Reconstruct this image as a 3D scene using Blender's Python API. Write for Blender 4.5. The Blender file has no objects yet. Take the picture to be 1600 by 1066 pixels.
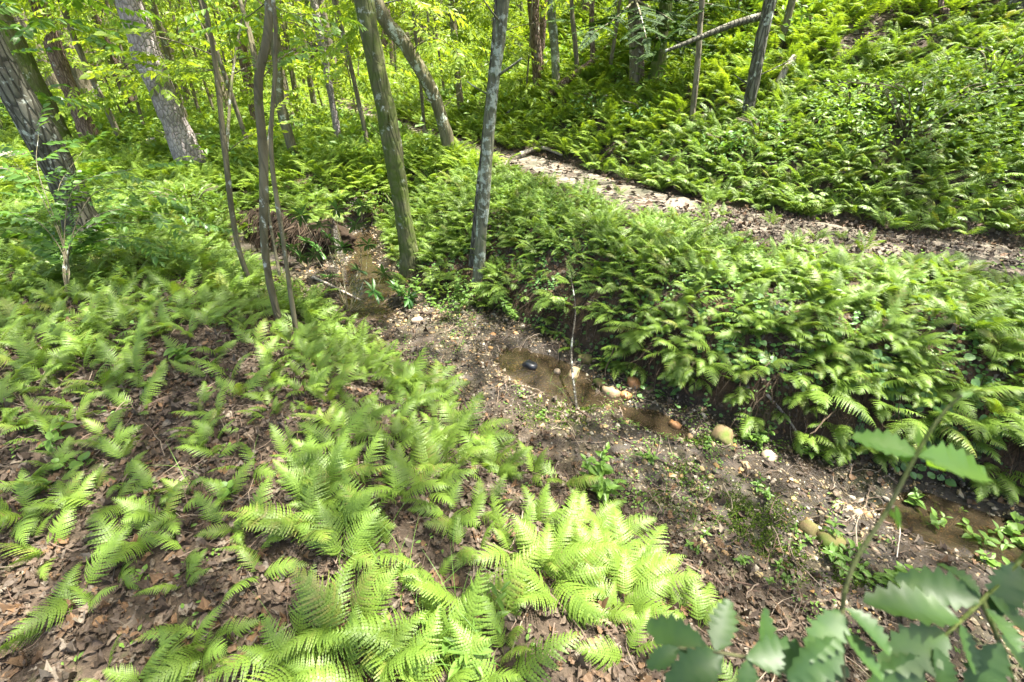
import bpy, math, random
import numpy as np
from mathutils import Vector, Matrix

# ------------------------------------------------------------------ camera, sky, sun, exposure
scene = bpy.context.scene
COL = scene.collection
CAM_Z = 1.6
PITCH = math.radians(31.5)
FPX = 720.0                                   # focal length in pixels of the 1600 px wide photograph
cam_d = bpy.data.cameras.new('camera')
cam = bpy.data.objects.new('camera', cam_d); COL.objects.link(cam)
cam.location = (0, 0, CAM_Z)
cam.rotation_euler = (math.radians(90) - PITCH, 0, 0)
cam_d.sensor_width = 36.0
cam_d.lens = 36.0 * FPX / 1600.0
cam_d.clip_start = 0.02
cam_d.clip_end = 600
cam_d.dof.use_dof = True
cam_d.dof.focus_distance = 3.6
cam_d.dof.aperture_fstop = 5.0
scene.camera = cam

SUN_EL, SUN_AZ = math.radians(72), math.radians(80)      # azimuth clockwise from +Y
SUN = np.array([math.sin(SUN_AZ) * math.cos(SUN_EL), math.cos(SUN_AZ) * math.cos(SUN_EL), math.sin(SUN_EL)])
world = bpy.data.worlds.new('World'); scene.world = world; world.use_nodes = True
wn = world.node_tree.nodes; wl = world.node_tree.links
wn.clear()
sky = wn.new('ShaderNodeTexSky'); sky.sky_type = 'NISHITA'; sky.sun_disc = False
sky.sun_elevation = SUN_EL; sky.sun_rotation = SUN_AZ; sky.dust_density = 5.0; sky.air_density = 1.0; sky.ozone_density = 0.4
bg = wn.new('ShaderNodeBackground'); bg.inputs['Strength'].default_value = 0.125
wo = wn.new('ShaderNodeOutputWorld')
wl.new(sky.outputs[0], bg.inputs[0]); wl.new(bg.outputs[0], wo.inputs[0])
sun_d = bpy.data.lights.new('sun', 'SUN'); sun_d.energy = 5.0; sun_d.angle = math.radians(0.55); sun_d.color = (1.0, 0.95, 0.86)
sun = bpy.data.objects.new('sun', sun_d); COL.objects.link(sun)
sun.rotation_euler = Vector(SUN).to_track_quat('Z', 'Y').to_euler()
sun.location = (6, 2, 12)
scene.view_settings.view_transform = 'Standard'
scene.view_settings.look = 'None'
scene.view_settings.gamma = 1.0
scene.view_settings.exposure = 2.32
cy = scene.cycles
cy.max_bounces = 7; cy.diffuse_bounces = 4; cy.glossy_bounces = 2; cy.transmission_bounces = 4; cy.transparent_max_bounces = 8
cy.sample_clamp_indirect = 4.0; cy.use_denoising = True; cy.caustics_reflective = False; cy.caustics_refractive = False

rng = np.random.default_rng(11)
random.seed(5)
SP, CP = math.sin(PITCH), math.cos(PITCH)

# ------------------------------------------------------------------ numeric helpers
def hash2(i, j, s):
    v = np.sin(i * 127.1 + j * 311.7 + s * 74.7) * 43758.5453
    return v - np.floor(v)

def vnoise(x, y, s=0.0):
    x = np.asarray(x, float); y = np.asarray(y, float)
    i, j = np.floor(x), np.floor(y); u, v = x - i, y - j
    u = u * u * (3 - 2 * u); v = v * v * (3 - 2 * v)
    a, b, c, d = hash2(i, j, s), hash2(i + 1, j, s), hash2(i, j + 1, s), hash2(i + 1, j + 1, s)
    return a + (b - a) * u + (c - a) * v + (a - b - c + d) * u * v

def fbm(x, y, s=0.0, o=3):
    r, a, t = 0.0, 1.0, 0.0
    for k in range(o):
        r = r + a * vnoise(np.asarray(x) * 2 ** k, np.asarray(y) * 2 ** k, s + 17 * k); t += a; a *= 0.5
    return r / t

def sm(t):
    t = np.clip(t, 0, 1); return t * t * (3 - 2 * t)

def polydist(x, y, P):
    """distance to the polyline P and side (+1 = right-hand side walking along it)."""
    x = np.asarray(x, float); y = np.asarray(y, float)
    best = np.full(x.shape, 1e9); side = np.ones(x.shape)
    for (ax, ay), (bx, by) in zip(P[:-1], P[1:]):
        dx, dy = bx - ax, by - ay
        t = np.clip(((x - ax) * dx + (y - ay) * dy) / (dx * dx + dy * dy), 0, 1)
        ex, ey = x - (ax + t * dx), y - (ay + t * dy)
        d = np.hypot(ex, ey)
        m = d < best - 1e-9
        best = np.where(m, d, best)
        side = np.where(m, np.where(ex * dy - ey * dx > 0, 1.0, -1.0), side)
    return best, side

# creek edges and trail, walking from far to near
EDGE_L = [(-24, 14), (-9, 8.2), (-5, 6.4), (-3.6, 5.55), (-2.7, 4.95), (-2.05, 4.35), (-1.55, 3.8), (-1.15, 3.45), (-0.75, 3.1), (-0.37, 2.7), (0.02, 2.3), (0.45, 2.0), (0.85, 1.65), (1.3, 1.35), (1.9, 1.0), (2.7, 0.4), (4.5, -1.0)]
EDGE_R = [(-24, 17), (-9, 9.8), (-5.2, 7.7), (-3.7, 6.75), (-2.75, 6.1), (-2.45, 6.9), (-2.0, 7.0), (-1.75, 6.2), (-1.5, 5.6), (-1.14, 4.75), (-0.3, 4.3), (0.36, 3.74), (0.86, 3.15), (1.34, 2.68), (1.75, 2.36), (2.31, 2.15), (3.09, 1.85), (4.2, 1.2), (6.5, -0.6)]
TRAIL = [(-26, 42), (-11, 24), (-5.5, 16.5), (-2.6, 12.0), (-1.0, 9.4), (0.2, 7.9), (0.95, 6.75), (1.55, 5.6), (2.05, 5.0), (2.55, 4.55), (3.0, 4.25), (3.6, 3.9), (4.25, 3.55), (6.2, 2.4), (10, -1)]
BED = -0.62

def fields(x, y):
    dl, sl = polydist(x, y, EDGE_L); dr, sr = polydist(x, y, EDGE_R); dt, st = polydist(x, y, TRAIL)
    # walking far -> near, the left bank is on the right-hand side
    L = dl * sl * 1.0          # > 0 outside the bed on the left bank
    R = -dr * sr               # > 0 outside the bed on the right bank
    T = -dt * st               # > 0 beyond the trail
    return L, R, T

def height(x, y):
    x = np.asarray(x, float); y = np.asarray(y, float)
    L, R, T = fields(x, y)
    n1 = fbm(x * 0.9, y * 0.9, 1) - 0.5
    n2 = fbm(x * 3.1, y * 3.1, 2) - 0.5
    bed = BED + 0.05 * n2 + 0.05 * n1
    far = sm((y - 4) / 6)
    bed = bed + 0.06 * far - 0.035 * sm((x - 0.6) / 1.5) + 0.50 * sm((-x - 3.4) / 1.2)
    # shallow pools
    for px, py, rx, ry, a, dz in POOLS:
        ca, sa = math.cos(a), math.sin(a)
        u = ((x - px) * ca + (y - py) * sa) / rx; v = (-(x - px) * sa + (y - py) * ca) / ry
        bed = bed - dz * sm(1.35 - np.hypot(u, v) - 0.5 * n2)
    left_top = 0.02 + 0.10 * n1 + 0.04 * n2 + 0.35 * sm((-x - 6) / 14) - 0.12 * sm((y - 4) / 5)
    wl_ = 1.25 - 0.3 * sm((y - 3) / 3)
    tl = sm(np.clip(L, 0, None) / wl_) ** 0.9
    zl = bed + (left_top - bed) * tl
    right_top = 0.14 + 0.10 * n1 + 0.05 * n2 - 0.10 * sm((1.2 - R) / 1.0) + 0.06 * sm((T + 1.0) / 0.6) - 0.25 * sm((1.0 - x) / 2.2) * sm((1.4 - R) / 1.2)
    wr = 0.72 + 0.35 * sm((0.6 - x) / 1.5) - 0.8 * sm((-x - 1.9) / 0.5)
    q_ = np.clip(R, 0, None) / wr; tr = 0.45 * sm(q_ * 4.0) + 0.55 * sm(q_)
    zr = bed + (right_top - bed) * tr
    hd = np.clip(T - 0.45, 0, None)
    hill = 0.06 * sm(hd / 0.8) + 0.50 * hd - 0.018 * np.clip(hd - 7, 0, 20) ** 2 * 0.5
    hill = hill * (0.42 + 0.58 * sm((x + 5 + 0.0 * y) / 8))
    zr = zr + hill + 0.22 * n1 * sm(hd / 2)
    z = np.where(R > 0, zr, np.where(L > 0, zl, bed))
    back = 0.14 * np.clip(y - 30, 0, 60) * sm((-x + 12) / 20)
    return z + back

POOLS = [(0.34, 3.10, 0.60, 0.31, -0.72, 0.12), (1.05, 2.55, 0.30, 0.13, -0.6, 0.07), (2.75, 1.6, 0.85, 0.24, -0.45, 0.10), (-1.7, 4.95, 0.36, 0.85, 0.35, 0.12), (-2.15, 6.4, 0.22, 0.6, 0.3, 0.12)]

def ray(px, py):
    u = (533 - py) / FPX; r = (px - 800) / FPX
    return np.array([r, CP + u * SP, -SP + u * CP])

def hit(px, py, add=0.0):
    d = ray(px, py); t = 0.4; o = np.array([0, 0, CAM_Z]); ts = np.arange(0.4, 60, 0.03)
    P = o + ts[:, None] * d
    below = P[:, 2] < height(P[:, 0], P[:, 1]) + add
    k = int(np.argmax(below)) if below.any() else len(ts) - 1
    return P[k]

def at(px, py, depth):
    return np.array([0, 0, CAM_Z]) + depth * ray(px, py)

def project(P):
    P = np.atleast_2d(P); q = P - np.array([0, 0, CAM_Z])
    dep = q[:, 1] * CP - q[:, 2] * SP
    up = q[:, 1] * SP + q[:, 2] * CP
    dd = np.where(np.abs(dep) < 1e-3, 1e-3, dep)
    return 800 + FPX * q[:, 0] / dd, 533 - FPX * up / dd, dep

def unit(v):
    v = np.asarray(v, float); return v / (np.linalg.norm(v) + 1e-12)

# ------------------------------------------------------------------ mesh accumulator
class Geo:
    def __init__(s): s.V = []; s.F3 = []; s.F4 = []; s.M3 = []; s.M4 = []; s.R = []; s.n = 0
    def add(s, V, F, r=0.0, m=0):
        V = np.asarray(V, float).reshape(-1, 3); F = np.asarray(F, np.int64)
        s.V.append(V); s.R.append(np.broadcast_to(np.asarray(r, float), (len(V),)))
        if F.shape[1] == 3: s.F3.append(F + s.n); s.M3.append(np.full(len(F), m))
        else: s.F4.append(F + s.n); s.M4.append(np.full(len(F), m))
        s.n += len(V)
    def arrays(s):
        return (np.concatenate(s.V), np.concatenate(s.F3) if s.F3 else np.zeros((0, 3), int), np.concatenate(s.F4) if s.F4 else np.zeros((0, 4), int), np.concatenate(s.R))
    def tile(s, tpl, B, P, r, m=0, keep=0.15):
        """copies of the template (V, F3, F4, R) with 3x3 frames B (columns = axes, scaled) at P."""
        V, F3, F4, R = tpl; n = len(P)
        if n == 0: return
        W = np.einsum('nij,vj->nvi', B, V) + P[:, None, :]
        rr = (np.asarray(r)[:, None] + keep * R[None, :])
        off = (np.arange(n) * len(V))[:, None, None] + s.n
        s.V.append(W.reshape(-1, 3)); s.R.append(rr.reshape(-1))
        if len(F3): s.F3.append((F3[None] + off).reshape(-1, 3)); s.M3.append(np.full(n * len(F3), m))
        if len(F4): s.F4.append((F4[None] + off).reshape(-1, 4)); s.M4.append(np.full(n * len(F4), m))
        s.n += n * len(V)
    def mesh(s, name, mats, smooth=False):
        me = bpy.data.meshes.new(name)
        V, F3, F4, R = s.arrays()
        n3, n4 = len(F3), len(F4)
        me.vertices.add(len(V)); me.vertices.foreach_set('co', V.astype(np.float32).ravel())
        me.loops.add(3 * n3 + 4 * n4); me.polygons.add(n3 + n4)
        me.loops.foreach_set('vertex_index', np.concatenate([F3.ravel(), F4.ravel()]).astype(np.int32))
        me.polygons.foreach_set('loop_start', np.concatenate([np.arange(n3) * 3, 3 * n3 + np.arange(n4) * 4]).astype(np.int32))
        mi = np.concatenate([np.concatenate(s.M3) if s.M3 else np.zeros(0), np.concatenate(s.M4) if s.M4 else np.zeros(0)]).astype(np.int32)
        for m in (mats if isinstance(mats, (list, tuple)) else [mats]): me.materials.append(m)
        me.polygons.foreach_set('material_index', mi)
        me.polygons.foreach_set('use_smooth', np.full(n3 + n4, smooth))
        me.update(calc_edges=True)
        a = me.attributes.new('rnd', 'FLOAT', 'POINT'); a.data.foreach_set('value', R.astype(np.float32))
        return me

def tag(o, label=None, category=None, group=None, kind=None):
    if label: o['label'] = label
    if category: o['category'] = category
    if group: o['group'] = group
    if kind: o['kind'] = kind
    return o

def link(name, me, parent=None, loc=None):
    o = bpy.data.objects.new(name, me); COL.objects.link(o)
    if parent is not None: o.parent = parent
    if loc is not None: o.location = loc
    return o

def empty(name, loc, rz=0.0):
    o = bpy.data.objects.new(name, None); COL.objects.link(o)
    o.empty_display_size = 0.1; o.location = loc; o.rotation_euler = (0, 0, rz)
    return o

def copy_tree(o, parent=None):
    c = o.copy(); COL.objects.link(c)
    if parent is not None: c.parent = parent
    for ch in KIDS.get(o.name, []):
        copy_tree(ch, c)
    return c
KIDS = {}

def frames(D, N, S):
    """frames whose y axis is D, z axis near N, scaled by S (n,) or (n,3)."""
    D = D / (np.linalg.norm(D, axis=1, keepdims=True) + 1e-9)
    X = np.cross(D, N); X /= (np.linalg.norm(X, axis=1, keepdims=True) + 1e-9)
    Z = np.cross(X, D)
    B = np.stack([X, D, Z], axis=2)
    S = np.asarray(S, float)
    if S.ndim == 1: return B * S[:, None, None]
    return B * S[:, None, :]

def tube(g, P, rad, seg=8, r=0.0, m=0, rough=0.0, seed=0, flare=0.0, cap=True):
    P = np.asarray(P, float); n = len(P); rad = np.asarray(rad, float) * np.ones(n)
    T = np.gradient(P, axis=0); T /= (np.linalg.norm(T, axis=1, keepdims=True) + 1e-9)
    ref = np.array([0.31, 0.95, 0.05]) if abs(T[:, 1]).mean() < 0.8 else np.array([1.0, 0.1, 0.05])
    U = np.cross(T, ref); U /= (np.linalg.norm(U, axis=1, keepdims=True) + 1e-9); W = np.cross(T, U)
    a = np.linspace(0, 2 * np.pi, seg, endpoint=False)
    rr = rad[:, None] * np.ones(seg)
    if rough > 0:
        s = np.cumsum(np.r_[0, np.linalg.norm(np.diff(P, axis=0), axis=1)])
        k = vnoise((a / (2 * np.pi) * max(3, seg // 3))[None, :] % (seg // 3 + 1e-9), (s * 6)[:, None], seed) - 0.5
        k2 = vnoise((a * 0)[None, :] + 3, (s * 2.2)[:, None], seed + 3) - 0.5
        k3 = vnoise((a / (2 * np.pi) * seg * 0.5)[None, :], (s * 14)[:, None], seed + 9) - 0.5
        rr = rr * (1 + rough * k + rough * 0.8 * k2 + rough * 0.5 * k3)
    if flare > 0:
        s = np.cumsum(np.r_[0, np.linalg.norm(np.diff(P, axis=0), axis=1)])
        f = np.exp(-s / (rad[0] * 1.6))[:, None]
        rr = rr * (1 + flare * f * (0.6 + 0.55 * np.cos(a * 4 + seed)[None, :] + 0.3 * np.cos(a * 3 + 2 * seed)[None, :]))
    V = P[:, None, :] + rr[:, :, None] * (np.cos(a)[None, :, None] * U[:, None, :] + np.sin(a)[None, :, None] * W[:, None, :])
    i = np.arange(n - 1)[:, None] * seg; j = np.arange(seg)[None, :]; j2 = (j + 1) % seg
    F = np.stack([i + j, i + j2, i + seg + j2, i + seg + j], axis=2).reshape(-1, 4)
    g.add(V.reshape(-1, 3), F, r, m)
    if cap:
        c = np.concatenate([V[-1], P[-1:] + T[-1:] * rad[-1] * 0.3])
        g.add(c, np.stack([np.arange(seg), (np.arange(seg) + 1) % seg, np.full(seg, seg)], axis=1), r, m)

def smooth_path(P, n=24):
    P = np.asarray(P, float)
    if len(P) < 3: 
        t = np.linspace(0, 1, n)[:, None]; return P[0] * (1 - t) + P[-1] * t
    Q = np.vstack([2 * P[0] - P[1], P, 2 * P[-1] - P[-2]]); out = []
    m = max(2, n // (len(P) - 1))
    for k in range(1, len(Q) - 2):
        t = np.linspace(0, 1, m, endpoint=False)[:, None]
        out.append(0.5 * ((2 * Q[k]) + (-Q[k - 1] + Q[k + 1]) * t + (2 * Q[k - 1] - 5 * Q[k] + 4 * Q[k + 1] - Q[k + 2]) * t ** 2 + (-Q[k - 1] + 3 * Q[k] - 3 * Q[k + 1] + Q[k + 2]) * t ** 3))
    out.append(P[-1:]); return np.vstack(out)

# ------------------------------------------------------------------ materials
class NT:
    def __init__(s, name):
        s.m = bpy.data.materials.new(name); s.m.use_nodes = True; s.t = s.m.node_tree; s.t.nodes.clear()
        s.out = s.t.nodes.new('ShaderNodeOutputMaterial')
    def n(s, typ, **kw):
        nd = s.t.nodes.new('ShaderNode' + typ)
        for k, v in kw.items():
            if k.startswith('_'): setattr(nd, k[1:], v)
            else:
                key = int(k[1:]) if k[0] == 'i' and k[1:].isdigit() else k.replace('__', ' ')
                if hasattr(v, 'is_output') or isinstance(v, bpy.types.NodeSocket): s.t.links.new(v, nd.inputs[key])
                else: nd.inputs[key].default_value = v
        return nd
    def ramp(s, fac, stops, interp='LINEAR'):
        nd = s.t.nodes.new('ShaderNodeValToRGB'); s.t.links.new(fac, nd.inputs[0]); e = nd.color_ramp.elements
        nd.color_ramp.interpolation = interp
        while len(e) < len(stops): e.new(0.5)
        for k, (p, c) in enumerate(stops): e[k].position = p; e[k].color = (c[0], c[1], c[2], 1) if len(c) == 3 else c
        return nd.outputs[0]
    def mix(s, f, a, b, mode='MIX'):
        nd = s.t.nodes.new('ShaderNodeMix'); nd.data_type = 'RGBA'; nd.blend_type = mode
        for sock, v in ((nd.inputs['Factor'], f), (nd.inputs[6], a), (nd.inputs[7], b)):
            if isinstance(v, bpy.types.NodeSocket): s.t.links.new(v, sock)
            elif isinstance(v, (tuple, list)): sock.default_value = (v[0], v[1], v[2], 1)
            else: sock.default_value = v
        return nd.outputs[2]
    def math(s, op, a, b=0.0, c=0.0):
        nd = s.t.nodes.new('ShaderNodeMath'); nd.operation = op
        for k, v in enumerate((a, b, c)):
            if isinstance(v, bpy.types.NodeSocket): s.t.links.new(v, nd.inputs[k])
            else: nd.inputs[k].default_value = v
        return nd.outputs[0]
    def noise(s, vec, scale, detail=4, rough=0.55):
        nd = s.t.nodes.new('ShaderNodeTexNoise'); nd.inputs['Scale'].default_value = scale; nd.inputs['Detail'].default_value = detail; nd.inputs['Roughness'].default_value = rough
        if vec is not None: s.t.links.new(vec, nd.inputs['Vector'])
        return nd.outputs[0]
    def rnd(s, obj=True):
        a = s.n('Attribute', _attribute_name='rnd').outputs['Fac']
        if obj: a = s.math('ADD', a, s.n('ObjectInfo').outputs['Random'])
        return s.math('FRACT', a)
    def done(s, surf):
        s.t.links.new(surf, s.out.inputs['Surface']); return s.m

def mat_leaf(name, cols, trans=0.4, rough=0.5, spec=0.3, tcol=(1.5, 1.35, 0.45), obj=True, spots=None):
    t = NT(name); r = t.rnd(obj)
    col = t.ramp(r, [(k / (len(cols) - 1), c) for k, c in enumerate(cols)])
    geo = t.n('NewGeometry')
    if spots is not None:
        nz = t.noise(geo.outputs['Position'], spots, 3)
        col = t.mix(t.ramp(nz, [(0.35, (0, 0, 0)), (0.7, (1, 1, 1))]), col, t.mix(1.0, col, (1.35, 1.25, 0.9), 'MULTIPLY'))
    p = t.n('BsdfPrincipled', Base__Color=col, Roughness=rough); p.inputs['Specular IOR Level'].default_value = spec
    tc = t.mix(1.0, col, tcol, 'MULTIPLY')
    tr = t.n('BsdfTranslucent', Color=tc)
    mx = t.t.nodes.new('ShaderNodeMixShader'); mx.inputs[0].default_value = trans
    t.t.links.new(p.outputs[0], mx.inputs[1]); t.t.links.new(tr.outputs[0], mx.inputs[2])
    return t.done(mx.outputs[0])

def mat_bark(name, dark, light, scale=9.0, lichen=0.0, moss=0.0, cracks=0.6, lichen_col=(0.42, 0.45, 0.38), stretch=0.22):
    t = NT(name); co = t.n('TexCoord').outputs['Object']
    info = t.n('ObjectInfo')
    mp = t.n('Mapping', Vector=co, Scale=(1, 1, stretch)); v = mp.outputs[0]
    sh = t.n('VectorMath', _operation='ADD'); t.t.links.new(v, sh.inputs[0])
    cmb = t.n('CombineXYZ', X=t.math('MULTIPLY', info.outputs['Random'], 13.0)); t.t.links.new(cmb.outputs[0], sh.inputs[1]); v = sh.outputs[0]
    n1 = t.noise(v, scale, 6, 0.65)
    vor = t.n('TexVoronoi', _feature='DISTANCE_TO_EDGE', Vector=v, Scale=scale * 2.2).outputs[0]
    cr = t.ramp(vor, [(0.0, (0, 0, 0)), (0.16, (1, 1, 1))])
    h = t.math('MULTIPLY', t.math('ADD', t.math('MULTIPLY', cr, cracks), n1), 0.5)
    col = t.mix(t.ramp(n1, [(0.3, (0, 0, 0)), (0.7, (1, 1, 1))]), dark, light)
    col = t.mix(t.math('MULTIPLY', t.math('SUBTRACT', 1.0, cr), cracks), col, (dark[0] * 0.45, dark[1] * 0.45, dark[2] * 0.45))
    if lichen > 0:
        ln = t.math('MULTIPLY', t.noise(co, 13.0, 6, 0.7), t.math('ADD', 0.45, t.noise(co, 3.0, 2, 0.5)))
        lf = t.ramp(ln, [(0.64 - 0.25 * lichen, (0, 0, 0)), (0.70 - 0.25 * lichen, (0.85, 0.85, 0.85))])
        col = t.mix(lf, col, lichen_col)
    if moss > 0:
        mn = t.noise(co, 4.5, 6, 0.7)
        mf = t.ramp(mn, [(0.72 - 0.35 * moss, (0, 0, 0)), (0.85 - 0.3 * moss, (1, 1, 1))])
        col = t.mix(mf, col, (0.075, 0.105, 0.02))
    b = t.n('Bump', Strength=1.0, Distance=0.035, Height=h)
    p = t.n('BsdfPrincipled', Base__Color=col, Roughness=0.9, Normal=b.outputs[0]); p.inputs['Specular IOR Level'].default_value = 0.15
    return t.done(p.outputs[0])

def mat_ramp(name, cols, rough=0.85, spec=0.2, bump=None, obj=False, spots=None, interp='LINEAR'):
    t = NT(name); r = t.rnd(obj)
    col = t.ramp(r, [(k / max(1, len(cols) - 1), c) for k, c in enumerate(cols)], interp)
    pos = t.n('NewGeometry').outputs['Position']
    if spots:
        nz = t.noise(pos, spots[0], 4)
        col = t.mix(t.ramp(nz, [(0.4, (0, 0, 0)), (0.65, (1, 1, 1))]), col, spots[1])
    kw = {}
    if bump:
        kw['Normal'] = t.n('Bump', Strength=0.6, Distance=bump[1], Height=t.noise(pos, bump[0], 5)).outputs[0]
    p = t.n('BsdfPrincipled', Base__Color=col, Roughness=rough, **kw); p.inputs['Specular IOR Level'].default_value = spec
    return t.done(p.outputs[0])

M = {}
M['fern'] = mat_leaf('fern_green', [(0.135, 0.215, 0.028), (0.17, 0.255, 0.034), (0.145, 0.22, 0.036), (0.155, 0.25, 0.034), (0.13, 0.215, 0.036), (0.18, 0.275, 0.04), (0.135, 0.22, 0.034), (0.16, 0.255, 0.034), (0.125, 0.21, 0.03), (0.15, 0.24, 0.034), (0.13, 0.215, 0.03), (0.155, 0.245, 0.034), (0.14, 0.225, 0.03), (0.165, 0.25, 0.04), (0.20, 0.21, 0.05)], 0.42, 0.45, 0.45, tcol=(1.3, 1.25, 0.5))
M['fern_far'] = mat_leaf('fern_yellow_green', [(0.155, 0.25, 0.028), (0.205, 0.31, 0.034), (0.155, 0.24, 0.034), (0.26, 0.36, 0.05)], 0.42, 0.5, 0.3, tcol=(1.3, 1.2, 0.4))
M['under'] = mat_leaf('low_leaves', [(0.09, 0.17, 0.03), (0.14, 0.25, 0.04), (0.11, 0.20, 0.045)], 0.45, 0.45, 0.35)
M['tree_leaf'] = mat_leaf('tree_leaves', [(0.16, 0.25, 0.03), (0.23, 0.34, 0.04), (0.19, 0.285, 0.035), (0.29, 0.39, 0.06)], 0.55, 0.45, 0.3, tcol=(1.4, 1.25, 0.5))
M['tree_leaf_dark'] = mat_leaf('shaded_understory_leaves', [(0.065, 0.14, 0.025), (0.10, 0.20, 0.03), (0.08, 0.165, 0.035)], 0.4, 0.4, 0.4)  # the leaves' own deeper green
M['canopy'] = mat_leaf('canopy_leaves', [(0.13, 0.23, 0.04), (0.16, 0.28, 0.04)], 0.62, 0.5, 0.3)
M['rhodo'] = mat_leaf('rhododendron_leaves', [(0.025, 0.075, 0.015), (0.04, 0.11, 0.02), (0.06, 0.14, 0.03)], 0.12, 0.3, 0.5)
M['holly'] = mat_leaf('holly_leaves', [(0.026, 0.060, 0.016), (0.038, 0.082, 0.02), (0.03, 0.07, 0.018)], 0.25, 0.45, 0.35, tcol=(1.3, 1.5, 0.4), spots=60)
M['holly_new'] = mat_leaf('young_holly_leaves', [(0.12, 0.27, 0.04), (0.17, 0.33, 0.05)], 0.45, 0.35, 0.45)
M['vine'] = mat_leaf('vine_leaves', [(0.085, 0.18, 0.045), (0.11, 0.225, 0.06), (0.075, 0.16, 0.04)], 0.35, 0.4, 0.45)
M['needle'] = mat_leaf('conifer_leaves', [(0.02, 0.05, 0.01), (0.045, 0.09, 0.015)], 0.2, 0.7, 0.3)
M['grass'] = mat_leaf('grass_blades', [(0.09, 0.2, 0.03), (0.14, 0.25, 0.04)], 0.35, 0.5, 0.3)
M['moss'] = mat_ramp('moss_tufts', [(0.03, 0.055, 0.008), (0.065, 0.11, 0.012), (0.10, 0.15, 0.016)], 0.95, 0.1)
M['litter'] = mat_ramp('dead_leaves', [(0.028, 0.020, 0.014), (0.075, 0.052, 0.034), (0.11, 0.084, 0.058), (0.04, 0.026, 0.017), (0.15, 0.125, 0.094), (0.05, 0.036, 0.026), (0.13, 0.075, 0.036), (0.06, 0.042, 0.028), (0.095, 0.068, 0.046)], 0.7, 0.3, bump=(60, 0.004))
M['twig'] = mat_ramp('dead_twigs', [(0.09, 0.06, 0.045), (0.17, 0.125, 0.09), (0.25, 0.20, 0.15)], 0.85, 0.2)
M['root'] = mat_ramp('fine_roots', [(0.02, 0.015, 0.010), (0.045, 0.031, 0.019), (0.085, 0.06, 0.038)], 0.85, 0.2)
M['pebble'] = mat_ramp('creek_pebbles', [(0.12, 0.095, 0.055), (0.21, 0.165, 0.09), (0.075, 0.066, 0.056), (0.28, 0.21, 0.085), (0.16, 0.13, 0.09), (0.27, 0.15, 0.045), (0.15, 0.125, 0.07), (0.30, 0.265, 0.20), (0.10, 0.08, 0.05)], 0.5, 0.5, bump=(140, 0.002))
M['rock_tan'] = mat_ramp('tan_rock', [(0.22, 0.16, 0.085), (0.27, 0.20, 0.12)], 0.6, 0.4, bump=(35, 0.006), spots=(9, (0.18, 0.12, 0.06)))
M['rock_orange'] = mat_ramp('orange_rock', [(0.32, 0.16, 0.055), (0.28, 0.125, 0.045)], 0.55, 0.4, bump=(35, 0.006), spots=(11, (0.28, 0.15, 0.07)))
M['rock_dark'] = mat_ramp('dark_wet_rock', [(0.018, 0.02, 0.024), (0.03, 0.03, 0.033)], 0.3, 0.6, bump=(30, 0.006))
M['rock_moss'] = mat_ramp('mossy_rock', [(0.12, 0.085, 0.04), (0.15, 0.11, 0.06)], 0.85, 0.2, bump=(35, 0.008), spots=(7, (0.07, 0.10, 0.018)))
M['rock_pale'] = mat_ramp('pale_rock', [(0.26, 0.205, 0.14), (0.29, 0.24, 0.185)], 0.6, 0.4, bump=(35, 0.006), spots=(12, (0.30, 0.22, 0.14)))
M['bark_dark'] = mat_bark('grey_furrowed_bark', (0.07, 0.065, 0.048), (0.17, 0.165, 0.125), 10, 0.35, 0.25, 0.75)
M['bark_red'] = mat_bark('reddish_scaly_bark', (0.13, 0.085, 0.065), (0.30, 0.22, 0.18), 12, 0.1, 0.15, 0.8)
M['bark_pale'] = mat_bark('pale_grey_pine_bark', (0.19, 0.155, 0.145), (0.42, 0.37, 0.36), 9, 0.1, 0.0, 0.55, stretch=0.6)
M['bark_moss'] = mat_bark('mossy_bark', (0.075, 0.075, 0.035), (0.17, 0.17, 0.085), 9, 0.2, 0.85, 0.35)
M['bark_lichen'] = mat_bark('lichen_patched_bark', (0.085, 0.085, 0.055), (0.20, 0.20, 0.13), 9, 0.62, 0.5, 0.35, (0.38, 0.42, 0.34))
M['bark_brown'] = mat_bark('brown_smooth_bark', (0.085, 0.075, 0.042), (0.19, 0.17, 0.105), 8, 0.35, 0.45, 0.3)
M['bark_far'] = mat_bark('forest_bark', (0.10, 0.088, 0.06), (0.25, 0.215, 0.155), 7, 0.2, 0.3, 0.5)
M['log'] = mat_bark('weathered_log', (0.24, 0.20, 0.16), (0.50, 0.44, 0.38), 7, 0.0, 0.1, 0.4)
M['stick'] = mat_bark('mottled_pale_stick', (0.04, 0.036, 0.028), (0.11, 0.10, 0.08), 14, 0.25, 0.0, 0.4, stretch=2.2)

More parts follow.
